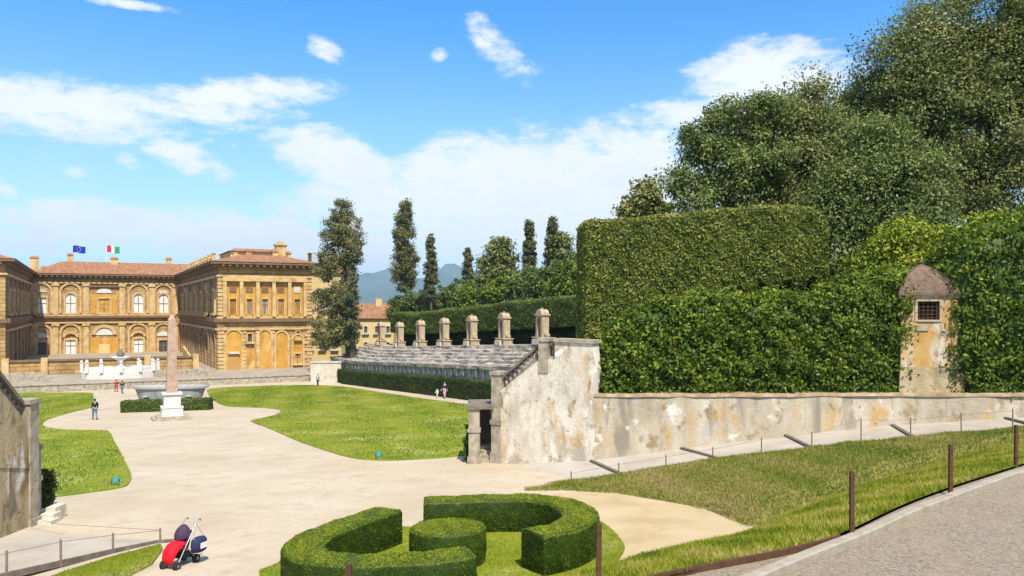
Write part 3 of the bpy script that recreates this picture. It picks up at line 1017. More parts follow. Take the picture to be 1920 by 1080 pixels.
# distant hills
prof = [(-200, 560), (300, 545), (500, 541), (600, 528), (680, 516), (720, 503), (745, 506), (790, 521), (830, 500), (850, 496), (880, 503), (930, 520), (1000, 535), (1085, 545), (1300, 558), (1700, 570)]
rid = resample([pix(x, y, 8000) for x, y in prof], 120)
rid[:, 2] += patchy(rid, 160, 26) + rng.normal(0, 5, 120)
f1 = rid.copy()
f1[:, 1] -= 2600
f1[:, 2] = -12
mid = rid.copy()
mid[:, 1] -= 900
mid[:, 2] = rid[:, 2] * .5 + patchy(mid, 240, 40)
structure(loft([f1, mid, rid, np.c_[rid[:, 0], rid[:, 1] + 2500, np.full(120, -11.5)]], 8).build('hills', 'far_hill', smooth=True))

# ================================================================== PALACE
PZ = -11.1
ps, pb = 137.3, 18.4
px_, py_ = W(ps, pb)
palace = thing('palace', 'long ochre stone palace with red tiled roofs and two projecting wings behind the court', 'palace', (px_, py_, PZ), ROT)
K = lambda z: z - PZ


def pl(mb, name, m, parent=palace, **k):
    return mb.build(name, m, parent, world=False, **k)


def frontf(y0):
    return lambda u, d, z: (u, y0 - d, z)


def leftf(x0):
    return lambda u, d, z: (x0 - d, u, z)


def rightf(x0):
    return lambda u, d, z: (x0 + d, u, z)


def rect(u0, u1, z0, z1):
    return [(u0, z0), (u1, z0), (u1, z1), (u0, z1)]


def arc(u, z, r, a0=0, a1=180, n=12, sz=1.0):
    return [(u + r * math.cos(R(a0 + (a1 - a0) * i / n)), z + r * sz * math.sin(R(a0 + (a1 - a0) * i / n))) for i in range(n + 1)]


def arch_ring(u, z, r0, r1, sz=1.0):
    return arc(u, z, r1, sz=sz) + arc(u, z, r0, 180, 0, sz=sz)


def arched(u, z0, w, zs_, sz=1.0):
    return [(u - w / 2, z0), (u + w / 2, z0)] + arc(u, zs_, w / 2, sz=sz)


def window(parent, fn, u, z0, w, h, pane='glass', arch=False, hood=None, fr='palace_trim', f=0.42, bars=True, sill=True):
    mb = MB()
    zt = z0 + h
    mb.plate(rect(u - w / 2 - f, u - w / 2, z0, zt), fn, 0, .34)
    mb.plate(rect(u + w / 2, u + w / 2 + f, z0, zt), fn, 0, .34)
    if arch:
        mb.plate(arch_ring(u, zt, w / 2, w / 2 + f), fn, 0, .335)
        sh = arched(u, z0, w, zt)
    else:
        mb.plate(rect(u - w / 2 - f, u + w / 2 + f, zt, zt + f), fn, 0, .345)
        sh = rect(u - w / 2, u + w / 2, z0, zt)
    fo_ = pl(mb, 'window', fr, parent)
    pl(MB().plate(sh, fn, 0, .05), 'pane', pane, fo_)
    if bars:
        b = MB()
        b.plate(rect(u - .07, u + .07, z0, zt + (w / 2 if arch else 0) - .05), fn, .05, .11)
        b.plate(rect(u - w / 2, u - .07, z0 + h * .6, z0 + h * .6 + .13), fn, .05, .11)
        b.plate(rect(u + .07, u + w / 2, z0 + h * .6, z0 + h * .6 + .13), fn, .05, .11)
        pl(b, 'glazing_bar', 'palace_eave', fo_)
    if sill:
        pl(MB().plate(rect(u - w / 2 - f - .2, u + w / 2 + f + .2, z0 - .35, z0), fn, 0, .55), 'sill', fr, fo_)
    if hood == 'arc':
        pl(MB().plate(arch_ring(u, zt + f + .15, w / 2 + .15, w / 2 + .65, .75), fn, 0, .5), 'hood', fr, fo_)
    elif hood == 'gable':
        pl(MB().plate([(u - w / 2 - f - .3, zt + f), (u + w / 2 + f + .3, zt + f), (u, zt + f + 1.2)], fn, 0, .55), 'hood', fr, fo_)
    return fo_


H = K(7.1)                   # eaves
ZS = K(-1.9)                 # string course
WL, WR, DY = -30.0, 15.1, 63.7
# walls
o = pl(MB().box(WL - 14, WR, DY, DY + 16, -2, H), 'main_facade', 'palace_stone')
o = pl(MB().box(0, WR, 0, DY - .005, -2, H), 'wing_wall', 'palace_stone')
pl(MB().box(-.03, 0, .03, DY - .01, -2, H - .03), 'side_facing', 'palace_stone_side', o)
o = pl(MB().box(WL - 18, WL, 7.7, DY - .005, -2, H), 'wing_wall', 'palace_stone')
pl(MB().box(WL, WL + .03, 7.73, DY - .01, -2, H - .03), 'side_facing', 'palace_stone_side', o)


def eave(name, x0, x1, y0, y1, ov, rise, ridge='hip'):
    mb = MB().box(x0 - ov * .5, x1 + ov * .5, y0 - ov * .5, y1 + ov * .5, H - .55, H + .02)
    mb.box(x0 - ov, x1 + ov, y0 - ov, y1 + ov, H + .02, H + .42)
    # brackets under the eaves
    n = int((x1 - x0) / 1.05)
    for i in range(n):
        u = x0 + (x1 - x0) * (i + .5) / n
        mb.box(u - .18, u + .18, y0 - ov * .92, y0 - ov * .5 - .003, H - .38, H + .017)
    o = pl(mb, 'eaves', 'palace_eave')
    r = MB()
    a = min(x1 - x0, y1 - y0) / 2 + ov
    r.box(x0 - ov - .1, x1 + ov + .1, y0 - ov - .1, y1 + ov + .1, H + .42, H + .42 + rise, tx=min(a, 6) * .98, ty=min(a, 6) * .98)
    return pl(r, name, 'roof_tile')


eave('roof', 0, WR, 0, DY - 1.7, 1.35, 1.55)
eave('roof', WL - 18, WL, 7.7, DY - 1.7, 1.35, 1.8)
eave('roof', WL + 1.5, WR + 2, DY, DY + 16, 1.4, 2.9)
# bands and cornices
fm = frontf(DY)
for z0, z1, d, m in ((ZS - .35, ZS + .12, .75, 'palace_eave'), (ZS + .12, ZS + .38, .55, 'palace_trim'), (ZS - 1.55, ZS - 1.2, .4, 'palace_trim'), (H - 1.75, H - 1.45, .38, 'palace_trim'), (K(-12.1), K(-11.3), .8, 'palace_eave')):
    pl(MB().plate(rect(WL + 1, -1, z0, z1), fm, 0, d), 'string_course', m)
fw = frontf(0)
for z0, z1, d, m in ((ZS - .45, ZS + .15, .55, 'palace_eave'), (ZS + .15, ZS + .42, .4, 'palace_trim'), (ZS - 1.8, ZS - 1.5, .25, 'palace_trim'), (H - 2.05, H - 1.75, .3, 'palace_trim'), (-.1, .55, .45, 'palace_trim')):
    pl(MB().plate(rect(-.35, WR + .35, z0, z1), fw, 0, d), 'string_course', m)
fl = leftf(-.03)
for z0, z1, d, m in ((ZS - .45, ZS + .3, .6, 'palace_eave'), (ZS - 1.8, ZS - 1.45, .4, 'palace_trim'), (H - 2.2, H - 1.8, .4, 'palace_trim')):
    pl(MB().plate(rect(.6, DY - 1.2, z0, z1), fl, 0, d), 'string_course', m)
fr_ = rightf(WL + .03)
for z0, z1, d, m in ((ZS - .45, ZS + .3, .6, 'palace_eave'), (ZS - 1.8, ZS - 1.45, .4, 'palace_trim'), (H - 2.2, H - 1.8, .4, 'palace_trim')):
    pl(MB().plate(rect(8.3, DY - 1.2, z0, z1), fr_, 0, d), 'string_course', m)
# main facade bays
bays = [-9.5 - pb, -3.9 - pb, 2.7 - pb, 9.6 - pb, 14.9 - pb]
edges = [WL + 1.0, -6.8 - pb, -.9 - pb, 6.3 - pb, 12.4 - pb, -1.0]
for e in edges:
    for z0, z1 in ((K(-11.3), ZS - 1.56), (ZS + .39, H - 1.76)):
        pl(MB().plate(rect(e - .55, e + .55, z0, z1), fm, 0, .26).plate(rect(e - .75, e + .75, z1 - .55, z1), fm, .26, .46), 'pilaster', 'palace_trim')
for i, u in enumerate(bays):
    if i == 2:
        continue
    # blind arches
    for z0, zt in ((K(-11.25), K(-5.6)), (K(-1.2), K(3.4))):
        pl(MB().plate(arch_ring(u, zt, 1.75, 2.15), fm, 0, .3).plate(rect(u - 2.15, u - 1.75, z0, zt), fm, 0, .3).plate(rect(u + 1.75, u + 2.15, z0, zt), fm, 0, .3), 'blind_arch', 'palace_trim')
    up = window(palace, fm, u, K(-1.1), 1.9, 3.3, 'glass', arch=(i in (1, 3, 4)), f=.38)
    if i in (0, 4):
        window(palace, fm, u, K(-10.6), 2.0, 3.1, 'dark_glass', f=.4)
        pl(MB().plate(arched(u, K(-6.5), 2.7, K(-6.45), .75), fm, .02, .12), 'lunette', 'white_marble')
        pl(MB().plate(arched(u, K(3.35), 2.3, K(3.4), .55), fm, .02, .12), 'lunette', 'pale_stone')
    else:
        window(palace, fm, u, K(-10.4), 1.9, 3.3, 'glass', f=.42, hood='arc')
c = bays[2]
for z0, z1, w in ((K(-11.25), K(-6.7), 5.4), (K(-1.3), K(3.0), 5.0)):
    pl(MB().plate(rect(c - w / 2, c + w / 2, z0, z1), fm, 0, .08), 'niche_panel', 'orange_plaster')
pl(MB().plate(arched(c, K(-6.1), 3.4, K(-6.0), .8), fm, .02, .14), 'lunette', 'white_marble')
pl(MB().plate(arch_ring(c, K(-6.0), 1.75, 2.5, .9), fm, .02, .34), 'blind_arch', 'palace_trim')
pl(MB().plate(arched(c, K(3.3), 3.0, K(3.4), .6), fm, .02, .14), 'lunette', 'white_marble')
pl(MB().plate(rect(c - 3.1, c + 3.1, K(4.6), K(5.0)), fm, .0, .4), 'hood', 'palace_eave')
window(palace, fm, c, K(-1.1), 2.1, 3.1, 'glass', f=.4)
d_ = pl(MB().plate(rect(c - 1.1, c + 1.1, K(-11.2), K(-8.1)), fm, .08, .2), 'door', 'yellow_plaster')
# right wing front: five bays
wb = [20.6 - pb, 23.2 - pb, 25.7 - pb, 28.3 - pb, 31.0 - pb]
for i in range(6):
    u = (wb[0] - 1.3) + i * 2.6
    pl(MB().plate(rect(u - .28, u + .28, ZS + .42, H - 2.75), fw, 0, .62), 'pilaster', 'palace_trim')
pl(MB().plate(rect(wb[0] - 1.6, wb[4] + 1.6, H - 2.75, H - 2.05), fw, 0, .68), 'architrave', 'palace_trim')
for i, u in enumerate(wb):
    pl(MB().plate(rect(u - 1.0, u + 1.0, ZS + .42, H - 2.75), fw, 0, .05), 'niche_panel', 'orange_plaster')
    window(palace, fw, u, ZS + .75, .95, 2.6, 'glass' if i in (1, 2) else 'yellow_plaster', f=.16, bars=i == 2, sill=False)
    pl(MB().plate(rect(u - .55, u + .55, H - 4.6, H - 3.5), fw, .05, .14), 'attic_window', 'palace_eave' if i != 4 else 'pale_stone')
for i, (u, w, zt) in enumerate(((wb[0] + .15, 2.4, K(-4.9)), (wb[2], 2.0, K(-4.8)), (wb[3] + .15, 1.9, K(-5.0)), (wb[4] + .15, 1.6, K(-5.4)))):
    pl(MB().plate(arched(u, .56, w, zt), fw, 0, .06), 'blind_arch', 'orange_plaster')
    pl(MB().plate(arch_ring(u, zt, w / 2, w / 2 + .3), fw, 0, .22).plate(rect(u - w / 2 - .3, u - w / 2, .56, zt), fw, 0, .22).plate(rect(u + w / 2, u + w / 2 + .3, .56, zt), fw, 0, .22), 'arch_surround', 'palace_trim')
pl(MB().plate(rect(wb[1] - .75, wb[1] + .85, .56, K(-6.6)), fw, 0, .05), 'niche_panel', 'orange_plaster')
pl(MB().plate(rect(wb[0] - .75, wb[0] + 1.0, K(-7.55), K(-7.2)), fw, .06, .5), 'door_hood', 'pale_stone')
d_ = pl(MB().plate(rect(wb[0] - .6, wb[0] + .85, .56, K(-7.55)), fw, .06, .16), 'door', 'brown_door')
window(palace, fw, wb[1] + .05, K(-5.6), .7, 1.3, 'dark_glass', f=.16, bars=False)
window(palace, fw, wb[4] + .15, K(-5.2), .6, 1.2, 'dark_glass', f=.14, bars=False)
window(palace, fw, wb[4] + .1, K(-9.4), .95, 1.6, 'dark_glass', f=.2)
# rusticated corner stones
for c_, up_ in ((0, 0), (0, 1), (1, 0), (1, 1), (2, 0), (3, 0), (4, 0)):
    mb = MB()
    for k in (range(0, 16) if not up_ else range(14, 29)):
        z = .6 + k * .62
        if ZS - .6 < z < ZS + .5 or z > H - 2.4 or (z > ZS) != bool(up_):
            continue
        a = 1.25 if k % 2 else .85
        if c_ == 0:
            mb.box(-.14, a, -.16, .0, z, z + .5).box(-.14, -.03, .0, a * 1.6, z, z + .5)
        elif c_ == 1:
            mb.box(WR - a, WR + .12, -.16, .0, z, z + .5)
        elif z < ZS - 2:
            uu = (4.0, 6.15, 8.55)[c_ - 2]
            mb.box(uu - .3, uu + .35, -.12, 0, z, z + .5)
    pl(mb, 'rusticated_pier', 'palace_trim')
# side windows of the wings
for k, u in enumerate((4, 12.5, 21, 29.5, 38, 46.5, 55)):
    window(palace, fl, u, ZS + 1.0, 1.8, 3.6, 'dark_glass', f=.5, hood='gable' if k % 2 else None)
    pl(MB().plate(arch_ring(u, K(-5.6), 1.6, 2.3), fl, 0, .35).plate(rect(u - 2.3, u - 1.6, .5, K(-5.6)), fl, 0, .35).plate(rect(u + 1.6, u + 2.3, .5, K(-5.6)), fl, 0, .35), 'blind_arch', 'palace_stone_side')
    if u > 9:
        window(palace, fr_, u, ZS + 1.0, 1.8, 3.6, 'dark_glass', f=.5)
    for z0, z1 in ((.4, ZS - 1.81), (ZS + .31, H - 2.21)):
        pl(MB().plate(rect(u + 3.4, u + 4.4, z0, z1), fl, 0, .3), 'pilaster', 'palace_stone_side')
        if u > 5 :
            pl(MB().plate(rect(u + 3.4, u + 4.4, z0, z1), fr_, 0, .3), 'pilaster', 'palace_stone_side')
pl(MB().plate(rect(10, DY - 6, ZS + .31, ZS + 1.2), fl, .61, 1.0), 'balcony', 'palace_eave')
# left wing front
fz = frontf(7.7)
for z0, z1, d, m in ((ZS - .45, ZS + .15, .5, 'palace_eave'), (H - 2.05, H - 1.75, .3, 'palace_trim')):
    pl(MB().plate(rect(WL - 17, WL + .3, z0, z1), fz, 0, d), 'string_course', m)
# chimneys, dormers and the roof terrace
for x, y, w, h, zb in ((-29.5, 70, 1.6, 1.7, H + 2.6), (-22.5, 71, 1.1, 2.5, H + 2.7), (-13.6, 67.5, 1.5, 2.6, H + 1.8), (-1.8, 71, 1.2, 2.2, H + 2.6), (2.8, 60, 1.2, 2.2, H + .8), (-26.8, 65, 2.2, .9, H + 1.0), (-9.5, 65, 2.4, .9, H + 1.0),
                       (3.4, 5.2, .7, 1.2, H + 1.7), (9.8, 4.4, .9, 1.4, H + 1.5), (12.4, 5.5, .6, 1.0, H + 1.7), (5.8, 6.5, .9, 1.2, H + 1.8)):
    ch = pl(MB().box(x - w / 2, x + w / 2, y - .5, y + .5, zb - 1.6, zb + h - .35), 'chimney', 'palace_trim')
    pl(MB().box(x - w / 2 - .15, x + w / 2 + .15, y - .65, y + .65, zb + h - .35, zb + h - .12).box(x - w / 2 + .1, x + w / 2 - .1, y - .35, y + .35, zb + h - .118, zb + h + .12), 'chimney_cap', 'terracotta', ch)
for y in range(8, 60, 5):
    pl(MB().box(.0, .55, y, y + .55, H + .5, H + 2.1).box(-.08, .63, y - .08, y + .63, H + 2.1, H + 2.3), 'roof_post', 'palace_trim')
pl(MB().box(.12, .42, 8.6, 57.8, H + .9, H + 1.55), 'roof_parapet', 'palace_trim')
o = pl(MB().box(3.2, 13, 9, 22, H + 1.2, H + 2.8), 'roof_loft', 'yellow_plaster')
pl(MB().box(2.8, 13.4, 8.6, 22.4, H + 2.81, H + 3.4, tx=2, ty=2), 'loft_roof', 'roof_tile', o)
pl(MB().box(10.8, 12.6, 8.0, 9.6, H + 1.2, H + 4.0).box(10.6, 12.8, 7.8, 9.8, H + 4.0, H + 4.25).box(11.2, 12.2, 8.3, 9.3, H + 4.25, H + 4.7), 'roof_lantern', 'palace_trim')
# lit ramp parapet beside the right wing
pl(MB().plate([(2, 0), (30, 0), (30, 3.6), (2, .6)], leftf(-2.2), 0, .4), 'ramp_parapet', 'palace_trim')
pl(MB().plate([(2, -1), (30, -1), (30, .3), (2, .3)], leftf(-3.4), 0, .4), 'ramp_parapet', 'palace_trim')

# flags above the ridge
for (x, y, lab, bands, cat_) in ((148, 467, 'blue flag with a ring of gold stars flying above the palace roof', ['flag_blue'], 'flag'), (212, 467, 'green white and red striped flag flying above the palace roof', ['flag_red', 'white_cloth', 'flag_green'], 'flag')):
    D = 184.0
    X, Y, Z = pix(x, y, D)
    w, h = 23 * D / F, 13 * D / F
    t = thing('flag', lab, cat_, (X, Y, Z - 3.0), 0, 'flags on the palace')
    MB().tube([(X - w / 2 - .05, Y, Z - 4.2), (X - w / 2 - .05, Y, Z + h / 2 + .4)], [.05, .035], 8).build('flagpole', 'white_paint', t)
    nb = len(bands)
    for k, m in enumerate(bands):
        secs = []
        for i in range(7):
            f = (k + i / 6) / nb
            yy = Y + .22 * math.sin(f * 7.0) * (0.3 + f)
            zz = -.18 * f + .12 * math.sin(f * 6)
            xx = X - w / 2 + f * w
            secs.append([(xx, yy - .012, Z - h / 2 + zz), (xx, yy - .012, Z + h / 2 + zz), (xx, yy + .012, Z + h / 2 + zz), (xx, yy + .012, Z - h / 2 + zz)])
        o = MB().sweep(secs).build('flag_cloth', m, t)
    if nb == 1:
        mb = MB()
        for k in range(12):
            a = 2 * math.pi * k / 12
            cx, cz = X + .05 + math.cos(a) * h * .3, Z + math.sin(a) * h * .3 - .09
            st = [(cx + (.1 if j % 2 == 0 else .042) * math.sin(j * math.pi / 5), cz + (.1 if j % 2 == 0 else .042) * math.cos(j * math.pi / 5)) for j in range(10)]
            f = (cx - X + w / 2) / w
            mb.plate(st, lambda u, d, z: (u, Y + .22 * math.sin(f * 7.0) * (0.3 + f) - d, z), .02, .03)
        mb.build('stars', 'flag_gold', t)

# terrace wall in front of the palace, with steps
zt = -10.05
mb = MB()
for b0, b1 in ((-60, 33),):
    q = [W(121.0, b0), W(121.0, b1), W(121.6, b1), W(121.6, b0)]
    mb.prism(q, -11.6, zt - .12)
    q = [W(120.9, b0), W(120.9, b1), W(121.7, b1), W(121.7, b0)]
    mb.prism(q, zt - .12, zt)
tag(mb.build('terrace_wall', 'old_stone', loc=(*W(121.3, 0), -11.2)), 'low grey stone terrace wall running in front of the whole palace', 'wall')
mb = MB()
mb.prism([W(121.6, -62), W(121.6, 46), W(136, 46), W(201, 20), W(201, -62)], -11.6, -10.14)
structure(mb.build('terrace', 'terrace_paving'))
mb = MB().prism([W(127, -34), W(127, -5.6), W(127.5, -5.6), W(127.5, -34)], -10.2, -8.9)
tag(mb.build('parapet_wall', 'old_stone', loc=(*W(127.2, -16), -10.1)), 'pale stone parapet left of the white fountain', 'wall')
mb = MB().prism([W(127, 8.2), W(127, 16.5), W(127.5, 16.5), W(127.5, 8.2)], -10.2, -9.1)
tag(mb.build('parapet_wall', 'old_stone', loc=(*W(127.2, 12), -10.1)), 'pale stone parapet between the white fountain and the right wing', 'wall')

tw = thing('terrace_wall', 'ochre stone wall with a dark coping behind the white fountain, below the palace facade', 'wall', (*W(140, 2), -10.1))
MB().prism([W(140, -11.5), W(140, 15.5), W(140.6, 15.5), W(140.6, -11.5)], -10.2, -8.15).build('wall_face', 'palace_stone', tw)
MB().prism([W(139.8, -11.5), W(139.8, 15.7), W(140.8, 15.7), W(140.8, -11.5)], -8.15, -7.85).build('coping', 'palace_eave', tw)
for b in (-11.2, -6.2, 8.0, 11.5, 15.2):
    x, y = W(139.9, b)
    MB().prism([W(139.6, b - .45), W(139.6, b + .45), W(141, b + .45), W(141, b - .45)], -10.2, -7.6).build('pier', 'palace_trim', tw)

# fountain on the terrace
fx, fy, _ = pix(226, 698, 116.5)
ft = thing('fountain', 'wide white marble fountain basin with piers and a dark centre vase on the terrace', 'fountain', (fx, fy, -10.14), ROT)
oct_ = [(5.0 * math.cos(R(a)), 2.8 * math.sin(R(a))) for a in range(0, 360, 30)]
MB().prism(oct_, 0, .9).build('basin_base', 'white_marble', ft, world=False)
MB().prism([(x * .96, y * .94) for x, y in oct_], .9, 1.5).build('basin', 'white_marble', ft, world=False)
for x, y in oct_[::1]:
    mb = MB()
    mb.box(x - .22, x + .22, y - .22, y + .22, .9, 2.2, .03, .03)
    mb.lathe([(.12, 2.2), (.24, 2.35), (.2, 2.5), (.05, 2.62)], (x, y, 0), 8)
    mb.build('pier', 'white_marble', ft, world=False)
mb = MB()
mb.lathe([(.9, 1.4), (.5, 1.7), (.3, 2.3), (.75, 2.7), (1.3, 2.95), (1.25, 3.05), (.3, 3.0)], (0, 0, 0), 16)
mb.build('bowl', 'white_marble', ft, world=False)
MB().lathe([(.2, 3.0), (.5, 3.15), (.55, 3.5), (.35, 3.8), (.12, 4.1)], (0, 0, 0), 12).build('vase', 'dark_stone', ft, world=False)

# houses beyond
def house(name, label, x0, x1, ybase, yeave, D, m, rise, nw, depth=10, rows=2):
    a, b = pix(x0, ybase, D), pix(x1, ybase, D)
    ze = (HZ - yeave) / F * D
    w = b[0] - a[0]
    t = thing(name, label, 'house', (a[0], D, a[2]))
    h = ze - a[2]
    MB().box(0, w, 0, depth, -2, h).build('wall', m, t, world=False)
    r = MB().box(-.6, w + .6, -.6, depth + .6, h, h + rise, tx=.05, ty=depth * .45).build('roof', 'roof_tile', t, world=False)
    MB().box(w * .55, w * .55 + 1.4, depth * .3, depth * .3 + 1.2, h + .2, h + rise + 1.1).build('chimney', m, r, world=False)
    for k in range(nw):
        for j in range(rows):
            window(t, frontf(0), w * (k + .5) / nw, h * (.2 + .42 * j), w / nw * .3, h * .17, 'dark_glass', fr='pale_stone', f=.22, bars=True)
    return t


house('town_house', 'pale yellow house with a red tiled roof beyond the tiers, right of the tall conifers', 655, 738, 668, 597, 190, 'yellow_plaster', 3.6, 4)
house('town_house', 'tall pale yellow building half hidden between the palace wing and the conifer', 570, 640, 690, 512, 166, 'yellow_plaster', 1.6, 3, rows=3)
# low walls at the foot of the far conifer
a, b = pix(583, 718, 119), pix(640, 718, 119)
mb = MB().slab(a, b, .6, -11.4, -8.2).slab((a[0] - .1, a[1]), (b[0] + .1, b[1]), .8, -8.19, -7.95)
tag(mb.build('garden_wall', 'pale_stone', loc=((a[0] + b[0]) / 2, 119, -11.1)), 'pale garden wall between the right palace wing and the stone tiers', 'wall')

# ================================================================== AMPHITHEATRE
def ring_pts():
    out = []
    for a in np.linspace(31, 90, 22):
        k = min(1.0, max(0.0, (a - 33) / 24))
        k = 0.42 + 0.58 * k * k * (3 - 2 * k)
        out.append(('c', a, k))
    for s in np.linspace(65, 126, 40):
        out.append(('l', s, 1.0))
    return out


RP = ring_pts()
R0 = 33.8


def ring(r, h, it):
    r = R0 + (r - R0) * (it[2] if r > R0 else 1.0)
    if it[0] == 'c':
        s, b = 62 - r * math.cos(R(it[1])), r * math.sin(R(it[1]))
    else:
        s, b = it[1], r
    X, Y = W(s, b)
    return (X, Y, zs(s) + h)


def ring_sweep(prof, wob=0.0):
    secs = []
    for it in RP:
        j = rng.normal(0, wob, (len(prof), 2)) if wob else np.zeros((len(prof), 2))
        secs.append([ring(r + j[i, 0], h + j[i, 1], it) for i, (r, h) in enumerate(prof)])
    return MB().sweep(secs)


tl = ring(36, 0, RP[30])
tiers = thing('stone_tiers', 'weathered grey stone seating tiers of the amphitheatre rising to a row of niches', 'seating', tl)
ring_sweep([(33.8, -.8), (33.8, 2.95), (34.3, 2.95), (34.3, -.8)]).build('front_wall', 'tier_stone', tiers)
ring_sweep([(33.62, 2.95), (33.62, 3.32), (34.75, 3.34), (34.75, 2.95)], .02).build('coping', 'tier_stone', tiers)
mb = MB()
for i in range(22, len(RP) - 1):
    for f in (.1,):
        it = (RP[i][0], RP[i][1] * (1 - f) + RP[i + 1][1] * f, 1.0)
        a, b = ring(33.78, 2.2, it), ring(33.66, 2.2, it)
        d = Vector(AX) * .22
        mb.hexa([(a[0], a[1], a[2]), (b[0], b[1], b[2]), (b[0] + d.x, b[1] + d.y, b[2]), (a[0] + d.x, a[1] + d.y, a[2])],
                [(a[0], a[1], a[2] + .75), (b[0], b[1], b[2] + .75), (b[0] + d.x, b[1] + d.y, b[2] + .75), (a[0] + d.x, a[1] + d.y, a[2] + .75)])
o = mb.build('panel_strip', 'old_stone', tiers)
o['kind'] = 'stuff'
prof = [(34.8, 0)]
r, h = 34.8, 3.0
for k in range(6):
    prof += [(r, h + .36 * (k + .2)), (r + .06, h + .36 * (k + 1)), ]
    r += .9
prof += [(40.2, h + .36 * 6 + .02), (40.2, 0)]
ring_sweep(prof, .045).build('seat_rows', 'tier_stone', tiers)
ring_sweep([(39.7, 4.6), (39.7, 5.25), (41.2, 5.3), (41.2, 4.6)], .012).build('top_walk', 'old_stone', tiers)

# niches
zn = 5.27


def aedicule(label, first=None, loc=(0, 0, 0)):
    if first is not None:
        return dup(first, loc, None, label)
    t = thing('stone_niche', label, 'niche', loc, ROT, 'stone niches along the top of the tiers')
    k = dict(world=False)
    MB().box(-.62, .62, -1.15, 1.15, 0, .14, .02, .02).box(-.55, .55, -1.02, 1.02, .14, .62, .02, .03).box(-.62, .62, -1.1, 1.1, .62, .74).build('plinth', 'niche_stone', t, bevel=.02, **k)
    MB().box(-.9, -.62, -.62, .62, -.02, .5, .02, .03).build('front_block', 'pale_stone', t, bevel=.02, **k)
    b = MB()
    b.box(-.4, .42, -.64, -.34, .74, 2.45).box(-.4, .42, .34, .64, .74, 2.45).box(.18, .42, -.34, .34, .74, 2.75)
    prof = [(-.64, 2.45), (-.34, 2.45)] + [(.34 * math.cos(R(180 - 18 * i)), 2.45 + .3 * math.sin(R(180 - 18 * i))) for i in range(1, 10)] + [(.34, 2.45), (.64, 2.45), (.64, 2.9), (-.64, 2.9)]
    b.plate(prof, lambda u, d, z: (d, u, z), -.4, .42)
    b.build('niche', 'niche_stone', t, bevel=.015, **k)
    c = MB()
    c.box(-.52, .54, -.76, .76, 2.9, 3.03)
    c.plate([(-.68, 3.03)] + [(-.6 * math.cos(math.pi * i / 12), 3.03 + .5 * math.sin(math.pi * i / 12)) for i in range(13)] + [(.68, 3.03)], lambda u, d, z: (d, u, z), -.44, .46)
    c.lathe([(.1, 3.5), (.14, 3.6), (.05, 3.68)], (0, 0, 0), 8)
    c.build('pediment', 'niche_stone', t, bevel=.015, **k)
    for s in (-1, 1):
        sc = MB()
        sp = [(s * (.64 + .42 * (1 - q) ** 1.8), .74 + .75 * q) for q in np.linspace(0, 1, 8)]
        sc.plate([(s * .64, .74)] + sp, lambda u, d, z: (d, u, z), -.2, .24)
        sc.tube([(-.22, s * .93, .92), (.26, s * .93, .92)], .17, 10)
        sc.build('scroll', 'niche_stone', t, **k)
    MB().lathe([(.2, .74), (.2, .85), (.15, .9), (.19, 1.2), (.14, 1.55), (.2, 1.85), (.21, 2.0), (.07, 2.08), (.06, 2.12), (.1, 2.2), (.1, 2.32), (.04, 2.4)], (-.06, 0, 0), 10, 0.8, 1).build('statue', 'terracotta', t, smooth=True, **k)
    return t


first = None
niche_lab = {61.4: 'stone niche mostly hidden behind the left edge of the tall clipped hedge', 69.8: 'largest stone niche with a figure, nearest one, standing behind the sloping balustrade', 78.2: 'second nearest stone niche on the tiers, just left of the balustrade post',
             86.6: 'stone niche on the tiers just right of the two people by the low hedge', 95.0: 'stone niche on the tiers with three smaller niches to its left before the end one', 103.4: 'third stone niche from the far left end of the tiers',
             111.8: 'second stone niche from the far left end of the tiers', 120.2: 'farthest and smallest stone niche at the left end of the tiers beside the yellow house'}
for s, lab in niche_lab.items():
    X, Y = W(s, 40.2)
    q = aedicule(lab, first, (X, Y, zs(s) + zn))
    first = first or q

# ---- right end wall with its balustrade
P0, DIR = Vector((-0.73, 37.0)), Vector((.86, -.51)).normalized()
NRM = Vector((DIR.y, -DIR.x))


def ew(u, d, z):
    p = P0 + DIR * u + NRM * d
    return (p.x, p.y, z)


t = thing('end_wall', 'tall flaking white stucco end wall of the tiers with a sloping top', 'wall', ew(2.2, 0, -7.2))
prof = [(0.02, -8), (4.86, -8), (4.9, -5.5), (4.84, -3.8), (4.98, -2.8), (4.86, -1.55), (3.05, -1.5), (3.05, -2.3), (2.3, -2.3), (0.02, -4.0)]
MB().plate(prof, ew, -.7, 0).build('wall_face', 'stucco_white_lit', t)
MB().plate([(3.0, -1.5), (4.95, -1.55), (4.95, -1.4), (3.0, -1.36)], ew, -.78, .08).build('coping', 'old_stone', t)
MB().plate([(.02, -7.3), (4.9, -6.75), (4.9, -6.45), (.02, -7.0)], ew, .003, .035).build('plinth', 'stucco_white_lit', t)
bal = thing('balustrade', 'dark stone balustrade sloping up the end wall to a post', 'balustrade', ew(1.2, -.3, -3.4))


def make_balustrade(par, fn, u0, z0, u1, z1, n, m='old_stone', h=.74, md='dark_stone'):
    c = .5 * h
    MB().plate([(u0, z0), (u1, z1), (u1, z1 + .12), (u0, z0 + .12)], fn, -.5, -.14).build('bottom_rail', m, par)
    MB().plate([(u0, z0 + h - .14), (u1, z1 + h - .14), (u1, z1 + h), (u0, z0 + h)], fn, -.54, -.1).build('top_rail', md, par)
    for i in range(n):
        f = (i + .5) / n
        u, z = u0 + (u1 - u0) * f, z0 + (z1 - z0) * f + .08
        x, y, _ = fn(u, -.32, 0)
        MB().lathe([(.075, 0), (.05, .06), (.05, .1), (.085, .2), (.09, .26), (.045, .38), (.04, .44), (.07, .48), (.075, .54)], (x, y, z), 8).build('baluster', m, par)


